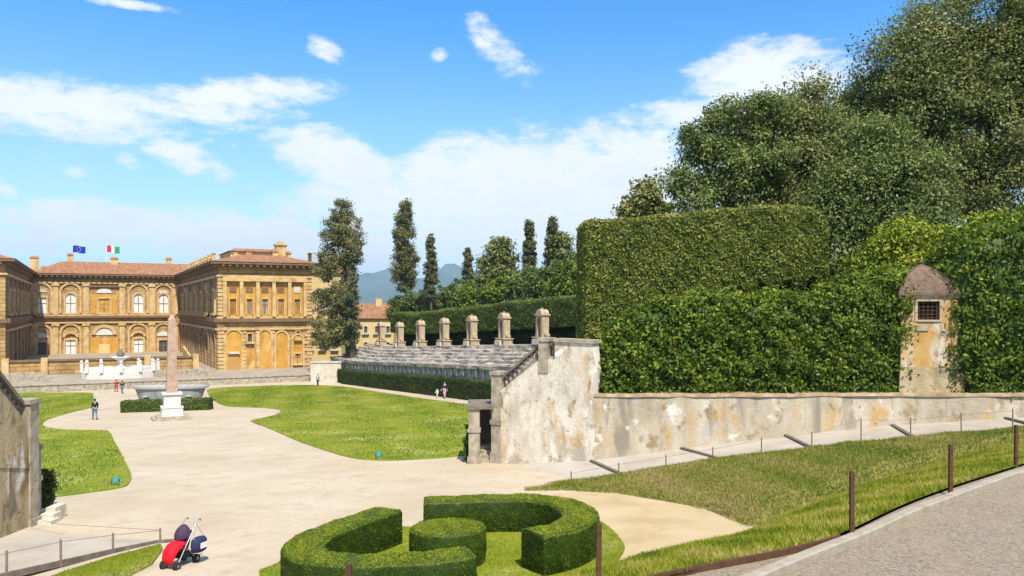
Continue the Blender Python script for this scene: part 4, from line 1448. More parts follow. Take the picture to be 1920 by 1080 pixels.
make_balustrade(bal, ew, .25, -3.88, 2.3, -2.25, 9)
mb = MB()
mb.plate(rect(2.25, 2.72, -2.9, -1.5), ew, -.6, .05)
mb.plate(rect(2.2, 2.77, -1.5, -1.34), ew, -.65, .1)
mb.build('post', 'old_stone', bal)
make_balustrade(bal, ew, 2.72, -2.3, 3.05, -2.3, 2)
mb = MB()
mb.plate(rect(-.24, .24, -8, -3.1), ew, -.62, .06).plate(rect(-.3, .3, -3.1, -2.95), ew, -.68, .12).plate(rect(-.29, .29, -5.4, -5.2), ew, -.66, .1).plate(rect(-.29, .29, -7.6, -6.7), ew, -.66, .1)
mb.build('end_post', 'old_stone', bal)
# stair pier with steps
st = thing('stair_pier', 'small stone stair with square pier and cap slab at the right end wall\'s foot', 'stair', (-1.4, 37.2, -7.25))
MB().box(-2.0, -1.5, 36.9, 39.2, -7.9, -4.68).box(-2.06, -1.44, 36.84, 37.5, -7.9, -6.9).box(-2.05, -1.45, 36.85, 37.4, -5.75, -5.6).build('pier', 'old_stone', st)
MB().box(-2.1, -.85, 36.8, 39.3, -4.68, -4.5).build('cap_slab', 'dark_stone', st)
MB().box(-1.5, -.95, 38.9, 39.3, -7.9, -4.7).build('back_wall', 'dark_stone', st)
for k in range(5):
    MB().box(-1.52 + (0 if k else -.25), -.93, 36.75 + .36 * k, 38.9, -7.9 if k == 0 else -7.26 + .17 * (k - 1), -7.26 + .17 * k).build('step', 'old_stone', st)

# ---- left end wall
LP = Vector((-15.5, 25.9))


def lw(u, d, z):
    return (LP.x + .008 * u + d, LP.y - u, z)


t = thing('end_wall', 'old brownish stucco end wall at the left edge with a sloping top', 'wall', lw(2, 0, -7))
MB().plate([(0.02, -8), (8, -8), (8, -1.95), (2.3, -1.95), (0.02, -3.95)], lw, -.9, 0).build('wall_face', 'stucco_old', t)
MB().plate([(.05, -5.2), (6, -3.9), (6, -3.75), (.05, -5.05)], lw, 0.003, .03).build('ledge', 'stucco_old', t)
bal2 = thing('balustrade', 'stone balustrade climbing the end wall at the left edge of the picture', 'balustrade', lw(1, -.3, -3))
make_balustrade(bal2, lw, .2, -3.83, 2.2, -2.05, 9)
mb = MB().plate(rect(2.2, 2.7, -2.6, -1.2), lw, -.6, .03).plate(rect(2.15, 2.75, -1.2, -1.05), lw, -.65, .08)
mb.build('post', 'old_stone', bal2)
make_balustrade(bal2, lw, 2.7, -1.95, 7.5, -1.95, 18)
mb = MB().plate(rect(-.24, .24, -8, -3.1), lw, -.62, .05).plate(rect(-.3, .3, -3.1, -2.95), lw, -.68, .1).plate(rect(-.29, .29, -7.5, -6.8), lw, -.66, .1)
mb.build('end_post', 'old_stone', bal2)
st = thing('stair_pier', 'stone stair pier beside the left end wall with pale steps at its foot', 'stair', (-15.5, 26.8, -7.1))
MB().box(-15.95, -15.56, 26.0, 26.45, -7.9, -4.68).box(-16.0, -15.53, 25.97, 26.48, -5.7, -5.55).build('pier', 'old_stone', st)
MB().box(-16.3, -15.52, 25.95, 26.5, -4.68, -4.5).build('cap_slab', 'dark_stone', st)
for k in range(3):
    MB().box(-15.48, -14.95 - .1 * k, 25.95 + .3 * k, 26.45 + .3 * k if k < 2 else 27.2, -7.9, -6.92 + .14 * k).build('step', 'pale_stone', st)

# ================================================================== OBJECTS IN THE COURT
ob = G(322, 786)
t = thing('obelisk', 'tall pink granite obelisk on a white marble pedestal in the middle of the court', 'obelisk', ob, ROT)
k = dict(world=False)
MB().box(-1.45, 1.45, -1.45, 1.45, -.3, .16).box(-1.15, 1.15, -1.15, 1.15, .16, .3).build('step', 'old_stone', t, **k)
MB().box(-.82, .82, -.82, .82, .3, .42).box(-.78, .78, -.78, .78, .42, .95, .0, .0).box(-.82, .82, -.82, .82, .95, 1.05).box(-.62, .62, -.62, .62, 1.05, 2.0).box(-.74, .74, -.74, .74, 2.0, 2.16).build('pedestal', 'white_marble', t, bevel=.02, **k)
MB().box(-.42, .42, -.42, .42, 2.16, 2.9).build('foot_block', 'pink_granite', t, bevel=.03, **k)
MB().box(-.385, .385, -.385, .385, 2.9, 8.0, .115, .115).hexa([(-.27, -.27, 8), (.27, -.27, 8), (.27, .27, 8), (-.27, .27, 8)], [(-.02, -.02, 8.45), (.02, -.02, 8.45), (.02, .02, 8.45), (-.02, .02, 8.45)]).build('shaft', 'pink_granite', t, **k)
bs = G(320, 772)
Y = bs[1] + 2.6
X = (320 - 960) / F * Y
zb = zg(X, Y)
t = thing('stone_basin', 'huge grey granite tub behind the obelisk with a flared rim', 'basin', (X, Y, zb), .12)
MB().lathe([(2.1, 0), (2.35, .25), (2.75, .9), (3.05, 1.75), (3.15, 1.98), (3.4, 2.02), (3.42, 2.2), (3.2, 2.22), (3.0, 2.05), (2.2, 1.2)], (0, 0, 0), 40, 1, .42).build('tub', 'grey_granite', t, smooth=False, **k)
MB().box(-1.8, -1.1, -.9, .9, -.3, .6).box(1.1, 1.8, -.9, .9, -.3, .6).build('feet', 'grey_granite', t, **k)
for sx in (-1.9, 1.9):
    MB().lathe([(.28, -.06), (.3, .0), (.18, .06)], (0, 0, 0), 12).build('ring_boss', 'grey_granite', t, world=False).location = (sx, -1.13, 1.35)
a, b = pix(231, 785, bs[1] + .4), pix(395, 778, bs[1] + 1.5)
za, zb2 = zg(a[0], a[1]), zg(b[0], b[1])
hb = MB()
secs = []
for f in np.linspace(0, 1, 24):
    x, y = a[0] + (b[0] - a[0]) * f, a[1] + (b[1] - a[1]) * f
    z = za + (zb2 - za) * f
    secs.append([(x, y - .45, z - .1), (x, y - .45, z + 1.02), (x, y + .45, z + 1.02), (x, y + .45, z - .1)])
hb.sweep(secs)
hedge('clipped_hedge', hb, 'clipped_leaf', 'low olive green hedge in front of the granite tub, behind the obelisk', 9000, .10, .03, .50, .16, psc=.8)

# box hedge ring
zc = lambda x, y: zg(x, y)


def ring_hedge(pts, th, label, h=.98, n=46):
    p = smooth_line(pts, n, 3)
    d = np.gradient(p, axis=0)
    d = d / np.linalg.norm(d, axis=1, keepdims=True)
    nn_ = np.c_[-d[:, 1], d[:, 0]]
    secs = []
    for i in range(n):
        w = th / 2
        l, r = p[i] + nn_[i] * w, p[i] - nn_[i] * w
        zl, zr, zm = zc(*l), zc(*r), zc(*p[i])
        hh = h + .012 * math.sin(i * .9) + .01 * math.sin(i * 2.3)
        e = .07
        secs.append([(*(l), zl - .1), (*(l), zl + hh - e), (*(l - nn_[i] * e), zl + hh), (*(p[i] + nn_[i] * w * .3), zm + hh + .01), (*(p[i] - nn_[i] * w * .3), zm + hh + .01), (*(r + nn_[i] * e), zr + hh), (*(r), zr + hh - e), (*(r), zr - .1)])
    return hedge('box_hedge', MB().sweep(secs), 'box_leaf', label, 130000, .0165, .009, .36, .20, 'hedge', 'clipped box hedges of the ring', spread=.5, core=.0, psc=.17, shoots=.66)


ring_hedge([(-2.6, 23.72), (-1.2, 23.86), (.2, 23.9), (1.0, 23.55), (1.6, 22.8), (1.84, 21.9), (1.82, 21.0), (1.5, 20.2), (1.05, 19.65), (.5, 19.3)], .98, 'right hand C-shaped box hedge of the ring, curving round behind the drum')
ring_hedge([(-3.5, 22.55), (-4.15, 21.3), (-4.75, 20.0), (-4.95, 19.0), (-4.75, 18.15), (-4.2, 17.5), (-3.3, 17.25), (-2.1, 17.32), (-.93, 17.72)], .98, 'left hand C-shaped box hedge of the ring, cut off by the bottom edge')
x, y = -1.63, 20.35
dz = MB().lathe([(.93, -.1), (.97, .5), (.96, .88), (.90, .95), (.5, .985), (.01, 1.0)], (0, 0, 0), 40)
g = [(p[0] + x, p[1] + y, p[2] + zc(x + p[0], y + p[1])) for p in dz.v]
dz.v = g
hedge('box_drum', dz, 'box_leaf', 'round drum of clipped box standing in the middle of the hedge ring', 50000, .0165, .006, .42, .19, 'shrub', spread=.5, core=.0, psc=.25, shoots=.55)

# low hedge in front of the tiers
secs = []
for s in np.linspace(50, 125.5, 60):
    q = []
    for b, h in ((32.4, -.2), (32.4, 1.95), (33.5, 1.95), (33.5, -.2)):
        X, Y = W(s, b)
        q.append((X, Y, zs(s) + h))
    secs.append(q)
hedge('clipped_hedge', MB().sweep(secs), 'dark_shade_leaf', 'long low dark green hedge along the foot of the stone tiers', 60000, .085, .03, .50, .2, psc=1.6)  # leaves darkened to paint the shade on its court side
# tall hedge behind the niches, on trunks
def band(s0, s1, b0, b1, h0, h1, wob=.0, n=50):
    secs = []
    for s in np.linspace(s0, s1, n):
        q = []
        hh = h1 + wob * (math.sin(s * .7) + math.sin(s * .31 + 1))
        for b, h in ((b0, h0), (b0 + .0, hh - .25), (b0 + .35, hh), (b1, hh), (b1, h0)):
            X, Y = W(s, b)
            q.append((X, Y, zs(s) + h))
        secs.append(q)
    return MB().sweep(secs)


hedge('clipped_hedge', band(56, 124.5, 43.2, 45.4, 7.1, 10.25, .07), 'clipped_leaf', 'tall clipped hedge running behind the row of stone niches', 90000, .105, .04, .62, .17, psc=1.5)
o = hedge('hedge_shade', band(56, 124, 44.6, 45.6, 4.4, 7.3), 'dark_shade_leaf', 'shade-painted undergrowth beneath the tall hedge behind the niches', 12000, .12, .05, .12, .1, 'backing', core=.0)  # dark leaf strip added to paint the shade under the hedge
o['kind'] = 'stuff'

# ---- tall hedges on the right
def slab_hedge(name, m, label, prof, y0, y1, n, size, nx=24, dep=0.0, **kw):
    """prof: list of (x, z bottom, z top), front at y0 (number or list), depth to y1"""
    p = np.array(prof, dtype=float)
    xs = np.linspace(p[0, 0], p[-1, 0], nx)
    zb_ = np.interp(xs, p[:, 0], p[:, 1])
    zb_ = np.where(zb_ > -1.5, zb_ - .25 + .3 * np.sin(np.arange(nx) * 1.9) + .15 * np.sin(np.arange(nx) * 4.1), zb_)
    zt_ = np.interp(xs, p[:, 0], p[:, 2])
    yf = np.interp(xs, p[:, 0], y0) if isinstance(y0, list) else np.full(nx, y0)
    secs = []
    for i, x in enumerate(xs):
        z0_, z1_, y = zb_[i], zt_[i], yf[i]
        w = .04 * math.sin(i * 1.3) + .03 * math.sin(i * .6)
        secs.append([(x, y + .1, z0_), (x, y + w, z0_ + (z1_ - z0_) * .4), (x, y + .02 - w, z1_ - .12), (x, y + .16, z1_), (x, y + y1, z1_ + .1), (x, y + y1, z0_)])
    return hedge(name, MB().sweep(secs), m, label, n, size, **kw)


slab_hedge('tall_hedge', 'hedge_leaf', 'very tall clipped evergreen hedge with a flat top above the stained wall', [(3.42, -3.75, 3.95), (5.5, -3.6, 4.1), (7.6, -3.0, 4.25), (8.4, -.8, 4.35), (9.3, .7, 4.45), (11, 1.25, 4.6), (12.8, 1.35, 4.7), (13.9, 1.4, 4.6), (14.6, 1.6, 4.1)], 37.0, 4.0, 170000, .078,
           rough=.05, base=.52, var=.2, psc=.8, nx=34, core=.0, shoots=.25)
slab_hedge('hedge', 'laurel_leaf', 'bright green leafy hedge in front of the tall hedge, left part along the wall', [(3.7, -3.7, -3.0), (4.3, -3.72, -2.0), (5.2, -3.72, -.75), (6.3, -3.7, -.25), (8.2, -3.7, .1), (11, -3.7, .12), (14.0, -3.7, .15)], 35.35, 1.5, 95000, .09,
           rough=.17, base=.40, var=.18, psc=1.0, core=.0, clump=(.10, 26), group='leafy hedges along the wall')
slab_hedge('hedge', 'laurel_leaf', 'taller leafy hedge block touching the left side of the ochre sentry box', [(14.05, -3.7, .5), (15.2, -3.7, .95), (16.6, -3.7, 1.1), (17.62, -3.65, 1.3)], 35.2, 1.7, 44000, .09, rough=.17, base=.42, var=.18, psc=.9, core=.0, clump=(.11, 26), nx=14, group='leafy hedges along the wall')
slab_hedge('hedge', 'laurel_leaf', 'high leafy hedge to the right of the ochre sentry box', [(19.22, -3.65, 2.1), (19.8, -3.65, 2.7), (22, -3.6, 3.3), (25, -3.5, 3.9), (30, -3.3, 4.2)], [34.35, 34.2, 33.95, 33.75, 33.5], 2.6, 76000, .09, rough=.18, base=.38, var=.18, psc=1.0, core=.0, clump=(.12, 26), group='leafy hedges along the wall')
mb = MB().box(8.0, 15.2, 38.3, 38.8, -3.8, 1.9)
o = mb.build('hedge_shade', 'hollow_shade', loc=(12.5, 38, -3.7))  # near-black box added where only shade lies beneath the hedge
tag(o, 'near-black box painting the shade under the tall hedge', 'backing', kind='stuff')
trk = MB()
for i in range(7):
    x = 8.8 + i * 1.1
    MB().tube([(x, 37.3, -3.7), (x + .1, 37.2, -1.5), (x + .3, 37.3, .6)], [.09, .07, .06], 7)
# bare stem poles in the hedge by the sentry
# ---- sentry box
sx = 18.34
t = thing('sentry_box', 'ochre plaster sentry box with a domed brown tiled roof and barred window', 'sentry box', (sx, 35.85, -3.72), -.16)
w = 1.24
MB().box(-w - .1, w + .1, -w - .1, w + .1, -.2, 1.15, .08, .08).build('base', 'stucco_old', t, **k)
body = MB()
zb_, zt_ = 1.15, 4.15
wa, wb_ = -.56, .34
for z0, z1, u0, u1 in ((zb_, 3.2, -w, w), (3.2, 4.0, -w, wa), (3.2, 4.0, wb_, w), (4.0, zt_, -w, w)):
    body.box(u0, u1, -w, -w + .22, z0, z1)
body.box(-w, -w + .22, -w + .22, w, zb_, zt_).box(w - .22, w, -w + .22, w, zb_, zt_).box(-w + .22, w - .22, w - .22, w, zb_, zt_)
body.build('body', 'sentry_plaster', t, **k)
MB().box(-w - .07, w + .07, -w - .07, w + .07, zt_, zt_ + .1).build('cornice', 'sentry_plaster', t, **k)
fr = MB().box(wa - .1, wa + .003, -w - .04, -w + .05, 3.12, 4.08).box(wb_ - .003, wb_ + .1, -w - .04, -w + .05, 3.12, 4.08).box(wa, wb_, -w - .035, -w + .05, 4.0, 4.08).box(wa, wb_, -w - .06, -w + .05, 3.12, 3.2)
wf = fr.build('window_frame', 'stucco', t, **k)
g = MB()
for i in range(5):
    u = wa + (wb_ - wa) * (i + .5) / 5
    g.tube([(u, -w + .08, 3.2), (u, -w + .08, 4.0)], .018, 6)
for i in range(5):
    z = 3.2 + .8 * (i + .5) / 5
    g.tube([(wa, -w + .08, z), (wb_, -w + .08, z)], .016, 6)
g.build('grille', 'rust_iron', wf, **k)
MB().box(wa - .2, wb_ + .2, -w + .25, -w + .27, 3.0, 4.1).build('interior_shade', 'hollow_shade', t, **k)  # near-black panel paints the unlit inside behind the grille
MB().box(-.60, -.12, -w - .05, -w + .02, 2.72, 2.95).build('stone_plaque', 'old_stone', t, **k)
roof = []
for i in range(13):
    q = i / 12
    r = (w + .12) * (1 - q ** 1.75) ** .9 if q < 1 else 0.03
    roof.append([(sxx * max(r, .03), syy * max(r, .03), zt_ + .1 + 1.42 * q) for sxx, syy in ((-1, -1), (0, -1.02), (1, -1), (1.02, 0), (1, 1), (0, 1.02), (-1, 1), (-1.02, 0))])
MB().sweep(roof).build('roof', 'sentry_roof', t, **k)
MB().lathe([(.1, 0), (.07, .12), (.11, .18), (.02, .28)], (0, 0, zt_ + 1.42), 8).build('finial', 'sentry_roof', t, **k)

# ---- fence posts
def post_at(name, label, p, h, r, m, group, cat='post', cap=False):
    mb = MB()
    tilt = random.uniform(-.012, .012)
    if cap:
        mb.box(p[0] - r, p[0] + r, p[1] - r, p[1] + r, p[2] - .2, p[2] + h, .002, .002)
        mb.box(p[0] - r * 1.05, p[0] + r * 1.05, p[1] - r * 1.05, p[1] + r * 1.05, p[2] + h - .12, p[2] + h - .09)
        mb.v = [(x + (z - p[2]) * tilt, y, z) for x, y, z in mb.v]
    else:
        mb.tube([(p[0], p[1], p[2] - .2), (p[0] + tilt * h, p[1], p[2] + h)], [r, r], 8)
    return tag(mb.build(name, m, loc=p), label, cat, group)


near = [(1597, 1000, .93, 'rusty square fence post on the near verge, beside the kerb, second largest of its row'), (1782, 924, .88, 'middle rusty fence post of the three beside the kerb at the right'),
        (1905, 872, .86, 'rusty fence post nearest the right edge, at the far end of the kerb'), (1122, 1116, .84, 'rusty fence post rising just right of the box hedge ring at the bottom'), (653, 1216, .84, 'tip of a rusty fence post in front of the left box hedge at the bottom')]
for x, y, h, lab in near:
    post_at('fence_post', lab, GZ(x, y, ZR + .02), h, .031, 'rust_iron', 'rusty posts along the road', cap=True)
pp = [(1073, 20), (1163, 22), (1249, 22), (1343, 23), (1430, 30), (1524, 31), (1611, 46), (1713, 37), (1808, 38), (1914, 38)]
ppl = ['thin post at the ramped path\'s left end, below the white end wall', 'thin path post at the outer end of the timber step below the wall corner', 'thin path post between two timber steps, below the left part of the long wall',
       'thin path post at the outer end of the timber step left of the wall middle', 'thin path post between timber steps, below the middle of the long wall', 'thin path post at the outer end of the timber step right of the wall middle',
       'tallest thin path post, in front of the brownish patch of the long wall', 'thin path post at the outer end of the timber step below the sentry box', 'thin path post below and right of the sentry box', 'thin path post at the right edge, beside the last timber step']
tops = []
for (x, hp), lab in zip(pp, ppl):
    i = int(np.argmin(np.abs(pe[:, 0] / pe[:, 1] * F + 960 - x)))
    p = pe[i]
    h = hp * p[1] / F
    post_at('path_post', lab, (p[0], p[1] + .05, p[2]), h, .026, 'grey_iron', 'thin posts along the ramped path')
    tops.append((p[0], p[1] + .05, p[2] + h - .08))
o = MB().tube(tops, .007, 5).build('fence_wire', 'grey_iron', loc=tops[4])
tag(o, 'thin wire strung between the posts of the ramped path on the right', 'wire')
lpst = [(-12.35, 19.55, .58, 'grey path post nearest the lower left corner'), (-11.7, 20.75, .60, 'grey path post at the lower left with a post on either side, nearer the left'), (-11.02, 22.1, .50, 'grey path post at the lower left, second from the red pushchair'), (-10.2, 23.2, .40, 'grey path post right behind the red pushchair')]
tops = [(-13.2, 17.8, -6.1)]
for x, y, h, lab in lpst:
    z = ZL(x, y)
    post_at('path_post', lab, (x, y, z), h, .032, 'grey_iron', 'posts beside the left hand path')
    tops.append((x, y, z + h - .06))
tops += [(-13.8, 24.3, ZL(-13.8, 24.3) + .35), (-15.3, 25.3, -6.6)]
o = MB().tube(tops, .008, 5).build('fence_wire', 'grey_iron', loc=tops[3])
tag(o, 'thin wire strung between the posts of the left hand path', 'wire')

# teal garden spotlights
for x, y, lab in ((710, 860, 'small teal floodlight at the near edge of the right lawn'), (217, 910, 'small teal floodlight at the near corner of the left lawn')):
    p = G(x, y, .05)
    t = thing('floodlight', lab, 'floodlight', p, random.uniform(-.4, .4), 'teal floodlights on the lawns')
    MB().box(-.13, .13, -.08, .10, .12, .34, .03, .03).build('housing', 'teal_paint', t, bevel=.02, **k)
    MB().box(-.09, .09, -.08, -.056, .16, .29).build('lens', 'teal_glass', t, **k)
    MB().tube([(-.15, 0, .25), (-.15, 0, 0), (.15, 0, 0), (.15, 0, .25)], .022, 6).tube([(0, 0, 0), (0, 0, -.2)], .04, 6).build('bracket', 'dark_glass', t, **k)
p = G(175, 730)
t = thing('litter_bin', 'small dark bin at the back corner of the left lawn', 'bin', p)
MB().lathe([(.26, 0), (.3, .75), (.32, .78), (.3, .82)], (0, 0, 0), 14).build('bucket', 'dark_glass', t, **k)
MB().lathe([(.33, .82), (.28, .92), (.1, 1.0)], (0, 0, 0), 14).build('lid', 'old_stone', t, **k)

# ---- pushchair
sp = G(338, 1060)
t = thing('pushchair', 'pushchair with bright red footmuff and dark hood parked on the sand at lower left', 'pushchair', sp, math.atan2(-.95, -.30) + math.pi / 2 + math.pi)
# local +y points to the front
fwd = 1
MBk = dict(world=False)
f = MB()
for s in (-.21, .21):
    f.tube([(s, .36, .11), (s, .12, .42), (s, -.2, .82), (s * .95, -.36, 1.02)], .014, 8)
    f.tube([(s, -.36, .09), (s, -.08, .40), (s, .20, .52)], .013, 8)
f.tube([(-.21, .36, .16), (.21, .36, .16)], .011, 8).tube([(-.21, -.34, .13), (.21, -.34, .13)], .011, 8).tube([(-.21, -.05, .42), (.21, -.05, .42)], .011, 8)
f.build('frame', 'alloy', t, **MBk)
for s in (-.2, .2):
    MB().tube([(s, -.36, 1.02), (s, -.43, 1.10), (s, -.50, 1.11), (s, -.54, 1.05)], .022, 8).build('handle', 'grey_cloth', t, **MBk)
    for y in (.37, -.36):
        wh = thing('wheel', None, None, (s, y, .105))
        wh.parent = t
        for q in (-.035, .035):
            m = MB()
            for kk in range(1):
                m.tube([(q - .016, 0, 0), (q + .016, 0, 0)], .105, 18)
            m.build('tyre', 'rubber', wh, **MBk)
        MB().tube([(-.055, 0, 0), (.055, 0, 0)], .045, 12).build('hub', 'alloy', wh, **MBk)
m = MB()
secs = []
for yy, zz, hw, hh in ((.44, .17, .15, .05), (.46, .28, .19, .09), (.40, .42, .21, .11), (.27, .52, .215, .12), (.10, .57, .21, .11), (-.02, .58, .20, .08)):
    secs.append([(hw * math.cos(a) * (1.0 if abs(math.cos(a)) < .8 else .95), yy + hh * .55 * math.sin(a), zz + hh * math.sin(a)) for a in np.linspace(0, 2 * math.pi, 14, endpoint=False)])
m.sweep(secs).build('footmuff', 'bright_red', t, smooth=True, **MBk)
MB().hexa([(-.2, .08, .40), (.2, .08, .40), (.2, -.08, .44), (-.2, -.08, .44)], [(-.19, -.16, .86), (.19, -.16, .86), (.19, -.24, .88), (-.19, -.24, .88)]).build('seat_back', 'plum_cloth', t, bevel=.02, **MBk)
secs = []
for i in range(9):
    a = R(-15 + 105 * i / 8)
    c, s_ = math.cos(a), math.sin(a)
    ring_ = []
    for j in range(9):
        b = math.pi * j / 8
        ring_.append((.215 * math.cos(b), -.14 + .30 * math.sin(b) * c - .02, .70 + .30 * math.sin(b) * s_ + .03))
    secs.append(ring_)
m = MB().sweep(secs, closed=False, caps=False)
o = m.build('hood', 'plum_cloth', t, smooth=True, **MBk)
so = o.modifiers.new('solid', 'SOLIDIFY')
so.thickness = .012
MB().hexa([(-.17, -.3, .16), (.17, -.3, .16), (.17, .1, .2), (-.17, .1, .2)], [(-.19, -.33, .3), (.19, -.33, .3), (.19, .1, .36), (-.19, .1, .36)]).build('basket', 'black_cloth', t, bevel=.02, **MBk)
rt = Matrix.Rotation(t.rotation_euler.z, 3, 'Z')
bp = Vector(sp) + rt @ Vector((-.34, -.30, .30))
bag = thing('shoulder_bag', 'navy blue bag with pale patches hanging from the pushchair handle', 'bag', bp, t.rotation_euler.z)
MB().sweep([[(.15 * q * math.cos(a), .26 * q * math.sin(a), z) for a in np.linspace(0, 2 * math.pi, 16, endpoint=False)] for q, z in ((.55, .0), (.92, .04), (1.05, .16), (.98, .3), (.75, .37), (.4, .39))]).build('body', 'navy_cloth', bag, smooth=True, **MBk)
MB().tube([(0, -.2, .34), (.1, -.1, .62), (.22, -.06, .74), (.1, .05, .62), (0, .2, .34)], .012, 6).build('strap', 'grey_cloth', bag, **MBk)
MB().sweep([[(-.165 + x * .02, y, z) for y, z in ((-.12, .12), (.12, .12), (.12, .26), (-.12, .26))] for x in (0, 1)]).build('patch', 'white_cloth', bag, **MBk)


# ---- people
def skinned(name, vs, es, rad, m, parent, sub=2):
    me = bpy.data.meshes.new(name)
    me.from_pydata(vs, es, [])
    o = bpy.data.objects.new(name, me)
    COL.objects.link(o)
    o.parent = parent
    me.materials.append(MATS[m])
    md = o.modifiers.new('skin', 'SKIN')
    md.use_smooth_shade = True
    for i, r in enumerate(rad):
        r = r if isinstance(r, tuple) else (r, r)
        me.skin_vertices[0].data[i].radius = r
        me.skin_vertices[0].data[i].use_root = (i == 0)
    s = o.modifiers.new('sub', 'SUBSURF')
    s.levels = s.render_levels = sub
    return o


def person(label, px, h, face, top, legs, stride=.25, skirt=False, group='people walking in the court', hairm='hair', swing=.18, p=None, bagm=None):
    p = p or G(*px)
    t = thing('person', label, 'person', p, face, group)
    s = h / 1.72
    st = stride
    J = dict(hip=(0, 0, .96), waist=(0, 0, 1.12), chest=(0, .01, 1.32), neck=(0, .0, 1.47), jaw=(0, .02, 1.55), head=(0, .015, 1.63), crown=(0, 0, 1.70),
             sL=(-.18, 0, 1.40), eL=(-.24, -swing * .4, 1.14), wL=(-.25, -swing + .08, .92), hL=(-.25, -swing + .12, .84), sR=(.18, 0, 1.40), eR=(.24, swing * .4, 1.14), wR=(.25, swing + .08, .92), hR=(.25, swing + .12, .84),
             tL=(-.09, 0, .90), kL=(-.10, st * .62 + .03, .50), aL=(-.10, st, .09), fL=(-.11, st + .15, .045), tR=(.09, 0, .90), kR=(.10, -st * .25 + .06, .50), aR=(.10, -st * .9, .12), fR=(.11, -st * .9 + .14, .04))
    E = [('hip', 'waist'), ('waist', 'chest'), ('chest', 'neck'), ('neck', 'jaw'), ('jaw', 'head'), ('head', 'crown'), ('chest', 'sL'), ('sL', 'eL'), ('eL', 'wL'), ('wL', 'hL'), ('chest', 'sR'), ('sR', 'eR'), ('eR', 'wR'), ('wR', 'hR'),
         ('hip', 'tL'), ('tL', 'kL'), ('kL', 'aL'), ('aL', 'fL'), ('hip', 'tR'), ('tR', 'kR'), ('kR', 'aR'), ('aR', 'fR')]
    RD = dict(hip=(.14, .10), waist=(.12, .085), chest=(.15, .10), neck=.052, jaw=.07, head=.088, crown=.06, sL=.055, eL=.04, wL=.028, hL=.03, sR=.055, eR=.04, wR=.028, hR=.03, tL=.082, kL=.058, aL=.038, fL=.034, tR=.082, kR=.058, aR=.038, fR=.034)

    def part(name, keys, m, grow, over={}):
        ks = list(keys)
        ix = {q: i for i, q in enumerate(ks)}
        es = [(ix[a], ix[b]) for a, b in E if a in ix and b in ix]
        rad = []
        for q in ks:
            r = over.get(q, RD[q])
            rad.append(tuple((v + grow) * s for v in r) if isinstance(r, tuple) else (r + grow) * s)
        return skinned(name, [tuple(v * s for v in J[q]) for q in ks], es, rad, m, t)
    part('body', list(J), 'skin', 0)
    part('jacket', ['chest', 'waist', 'hip', 'neck', 'sL', 'eL', 'wL', 'sR', 'eR', 'wR'], top, .02, dict(neck=.05, wL=.026, wR=.026))
    part('trousers', ['hip', 'tL', 'kL', 'aL', 'tR', 'kR', 'aR'], legs, .016, dict(aL=.045, aR=.045))
    for a, b in (('aL', 'fL'), ('aR', 'fR')):
        q, w = Vector(J[a]) * s, Vector(J[b]) * s
        MB().tube([q - Vector((0, .05, .03)) * s, q + Vector((0, .02, -.02)) * s, w, w + Vector((0, .05, -.012)) * s], [.045 * s, .052 * s, .042 * s, .025 * s], 8).build('shoe', 'black_cloth', t, world=False)
    MB().ball((0, -.012 * s, 1.655 * s), .108 * s, 8, .92, 1.0, .95).build('hair', hairm, t, world=False, smooth=True)
    for q in ('hL', 'hR'):
        c = Vector(J[q]) * s
        hm = MB()
        for j in range(4):
            hm.tube([c + Vector((0, (-.03 + .02 * j), -.01)) * s, c + Vector((.005, (-.032 + .021 * j), -.06)) * s, c + Vector((.012, (-.03 + .02 * j) + .008, -.095 + .006 * abs(j - 1.5))) * s], [.011 * s, .010 * s, .006 * s], 6)
        hm.tube([c + Vector((0, .03, .02)) * s, c + Vector((0, .062, -.012)) * s, c + Vector((0, .068, -.04)) * s], [.013 * s, .011 * s, .007 * s], 6)
        hm.build('hand', 'skin', t, world=False)
    if bagm:
        MB().box(-.15 * s, .15 * s, -.26 * s, -.13 * s, 1.0 * s, 1.4 * s, .02, .02).build('rucksack', bagm, t, world=False, bevel=.03)
    return t


person('person in a black jacket and blue jeans walking past the left lawn', (178, 787), 1.70, -ROT * -1 + .2, 'black_cloth', 'denim', .26)
person('person in a long red coat and red trousers beyond the obelisk', (218, 735), 1.66, ROT + .3, 'red_cloth', 'red_cloth', .18)
person('person in black jacket and grey jeans beside the one in red', (229, 738), 1.64, ROT - .2, 'black_cloth', 'denim', .2)
person('person with dark top and pale trousers standing by the low hedge under the tiers', (834, 747), 1.72, 2.6, 'navy_cloth', 'pink_cloth', .12, group='people by the low hedge')
person('small child in white beside the low hedge under the tiers', (820, 746), 1.0, 2.2, 'white_cloth', 'white_cloth', .1, group='people by the low hedge')
person('person in dark blue standing at the foot of the right palace wing', (596, 724), 1.65, 2.9, 'grey_cloth', 'navy_cloth', .12)

# ================================================================== TREES
def Db(x, b):
    u = (x - 960) / F
    return b / (BX[0] * u + BX[1])


def hz_at(X, Y):
    s, b = SB(X, Y)
    h = 4.9 + max(0, b - 41) * .075 if b > 40 else 4.9
    return zs(s) + h


def tree(name, label, lobes, m, nclump, per, size, trunk, sigma, group=None, cat='tree', base=.45, trunk_m='bark', tr=.25, fork=.5, **kw):
    """lobes in world space; trunk = (x, y, z) of the foot"""
    t = thing(name, label, cat, trunk, 0, group)
    tops = [(l[0], l[1], l[2]) for l in lobes][:6]
    limbs(trunk, tops, tr, trunk_m, t, fork=fork)
    crown(lobes, nclump, per, size, m, t, sigma=sigma, base=base, **kw)
    return t


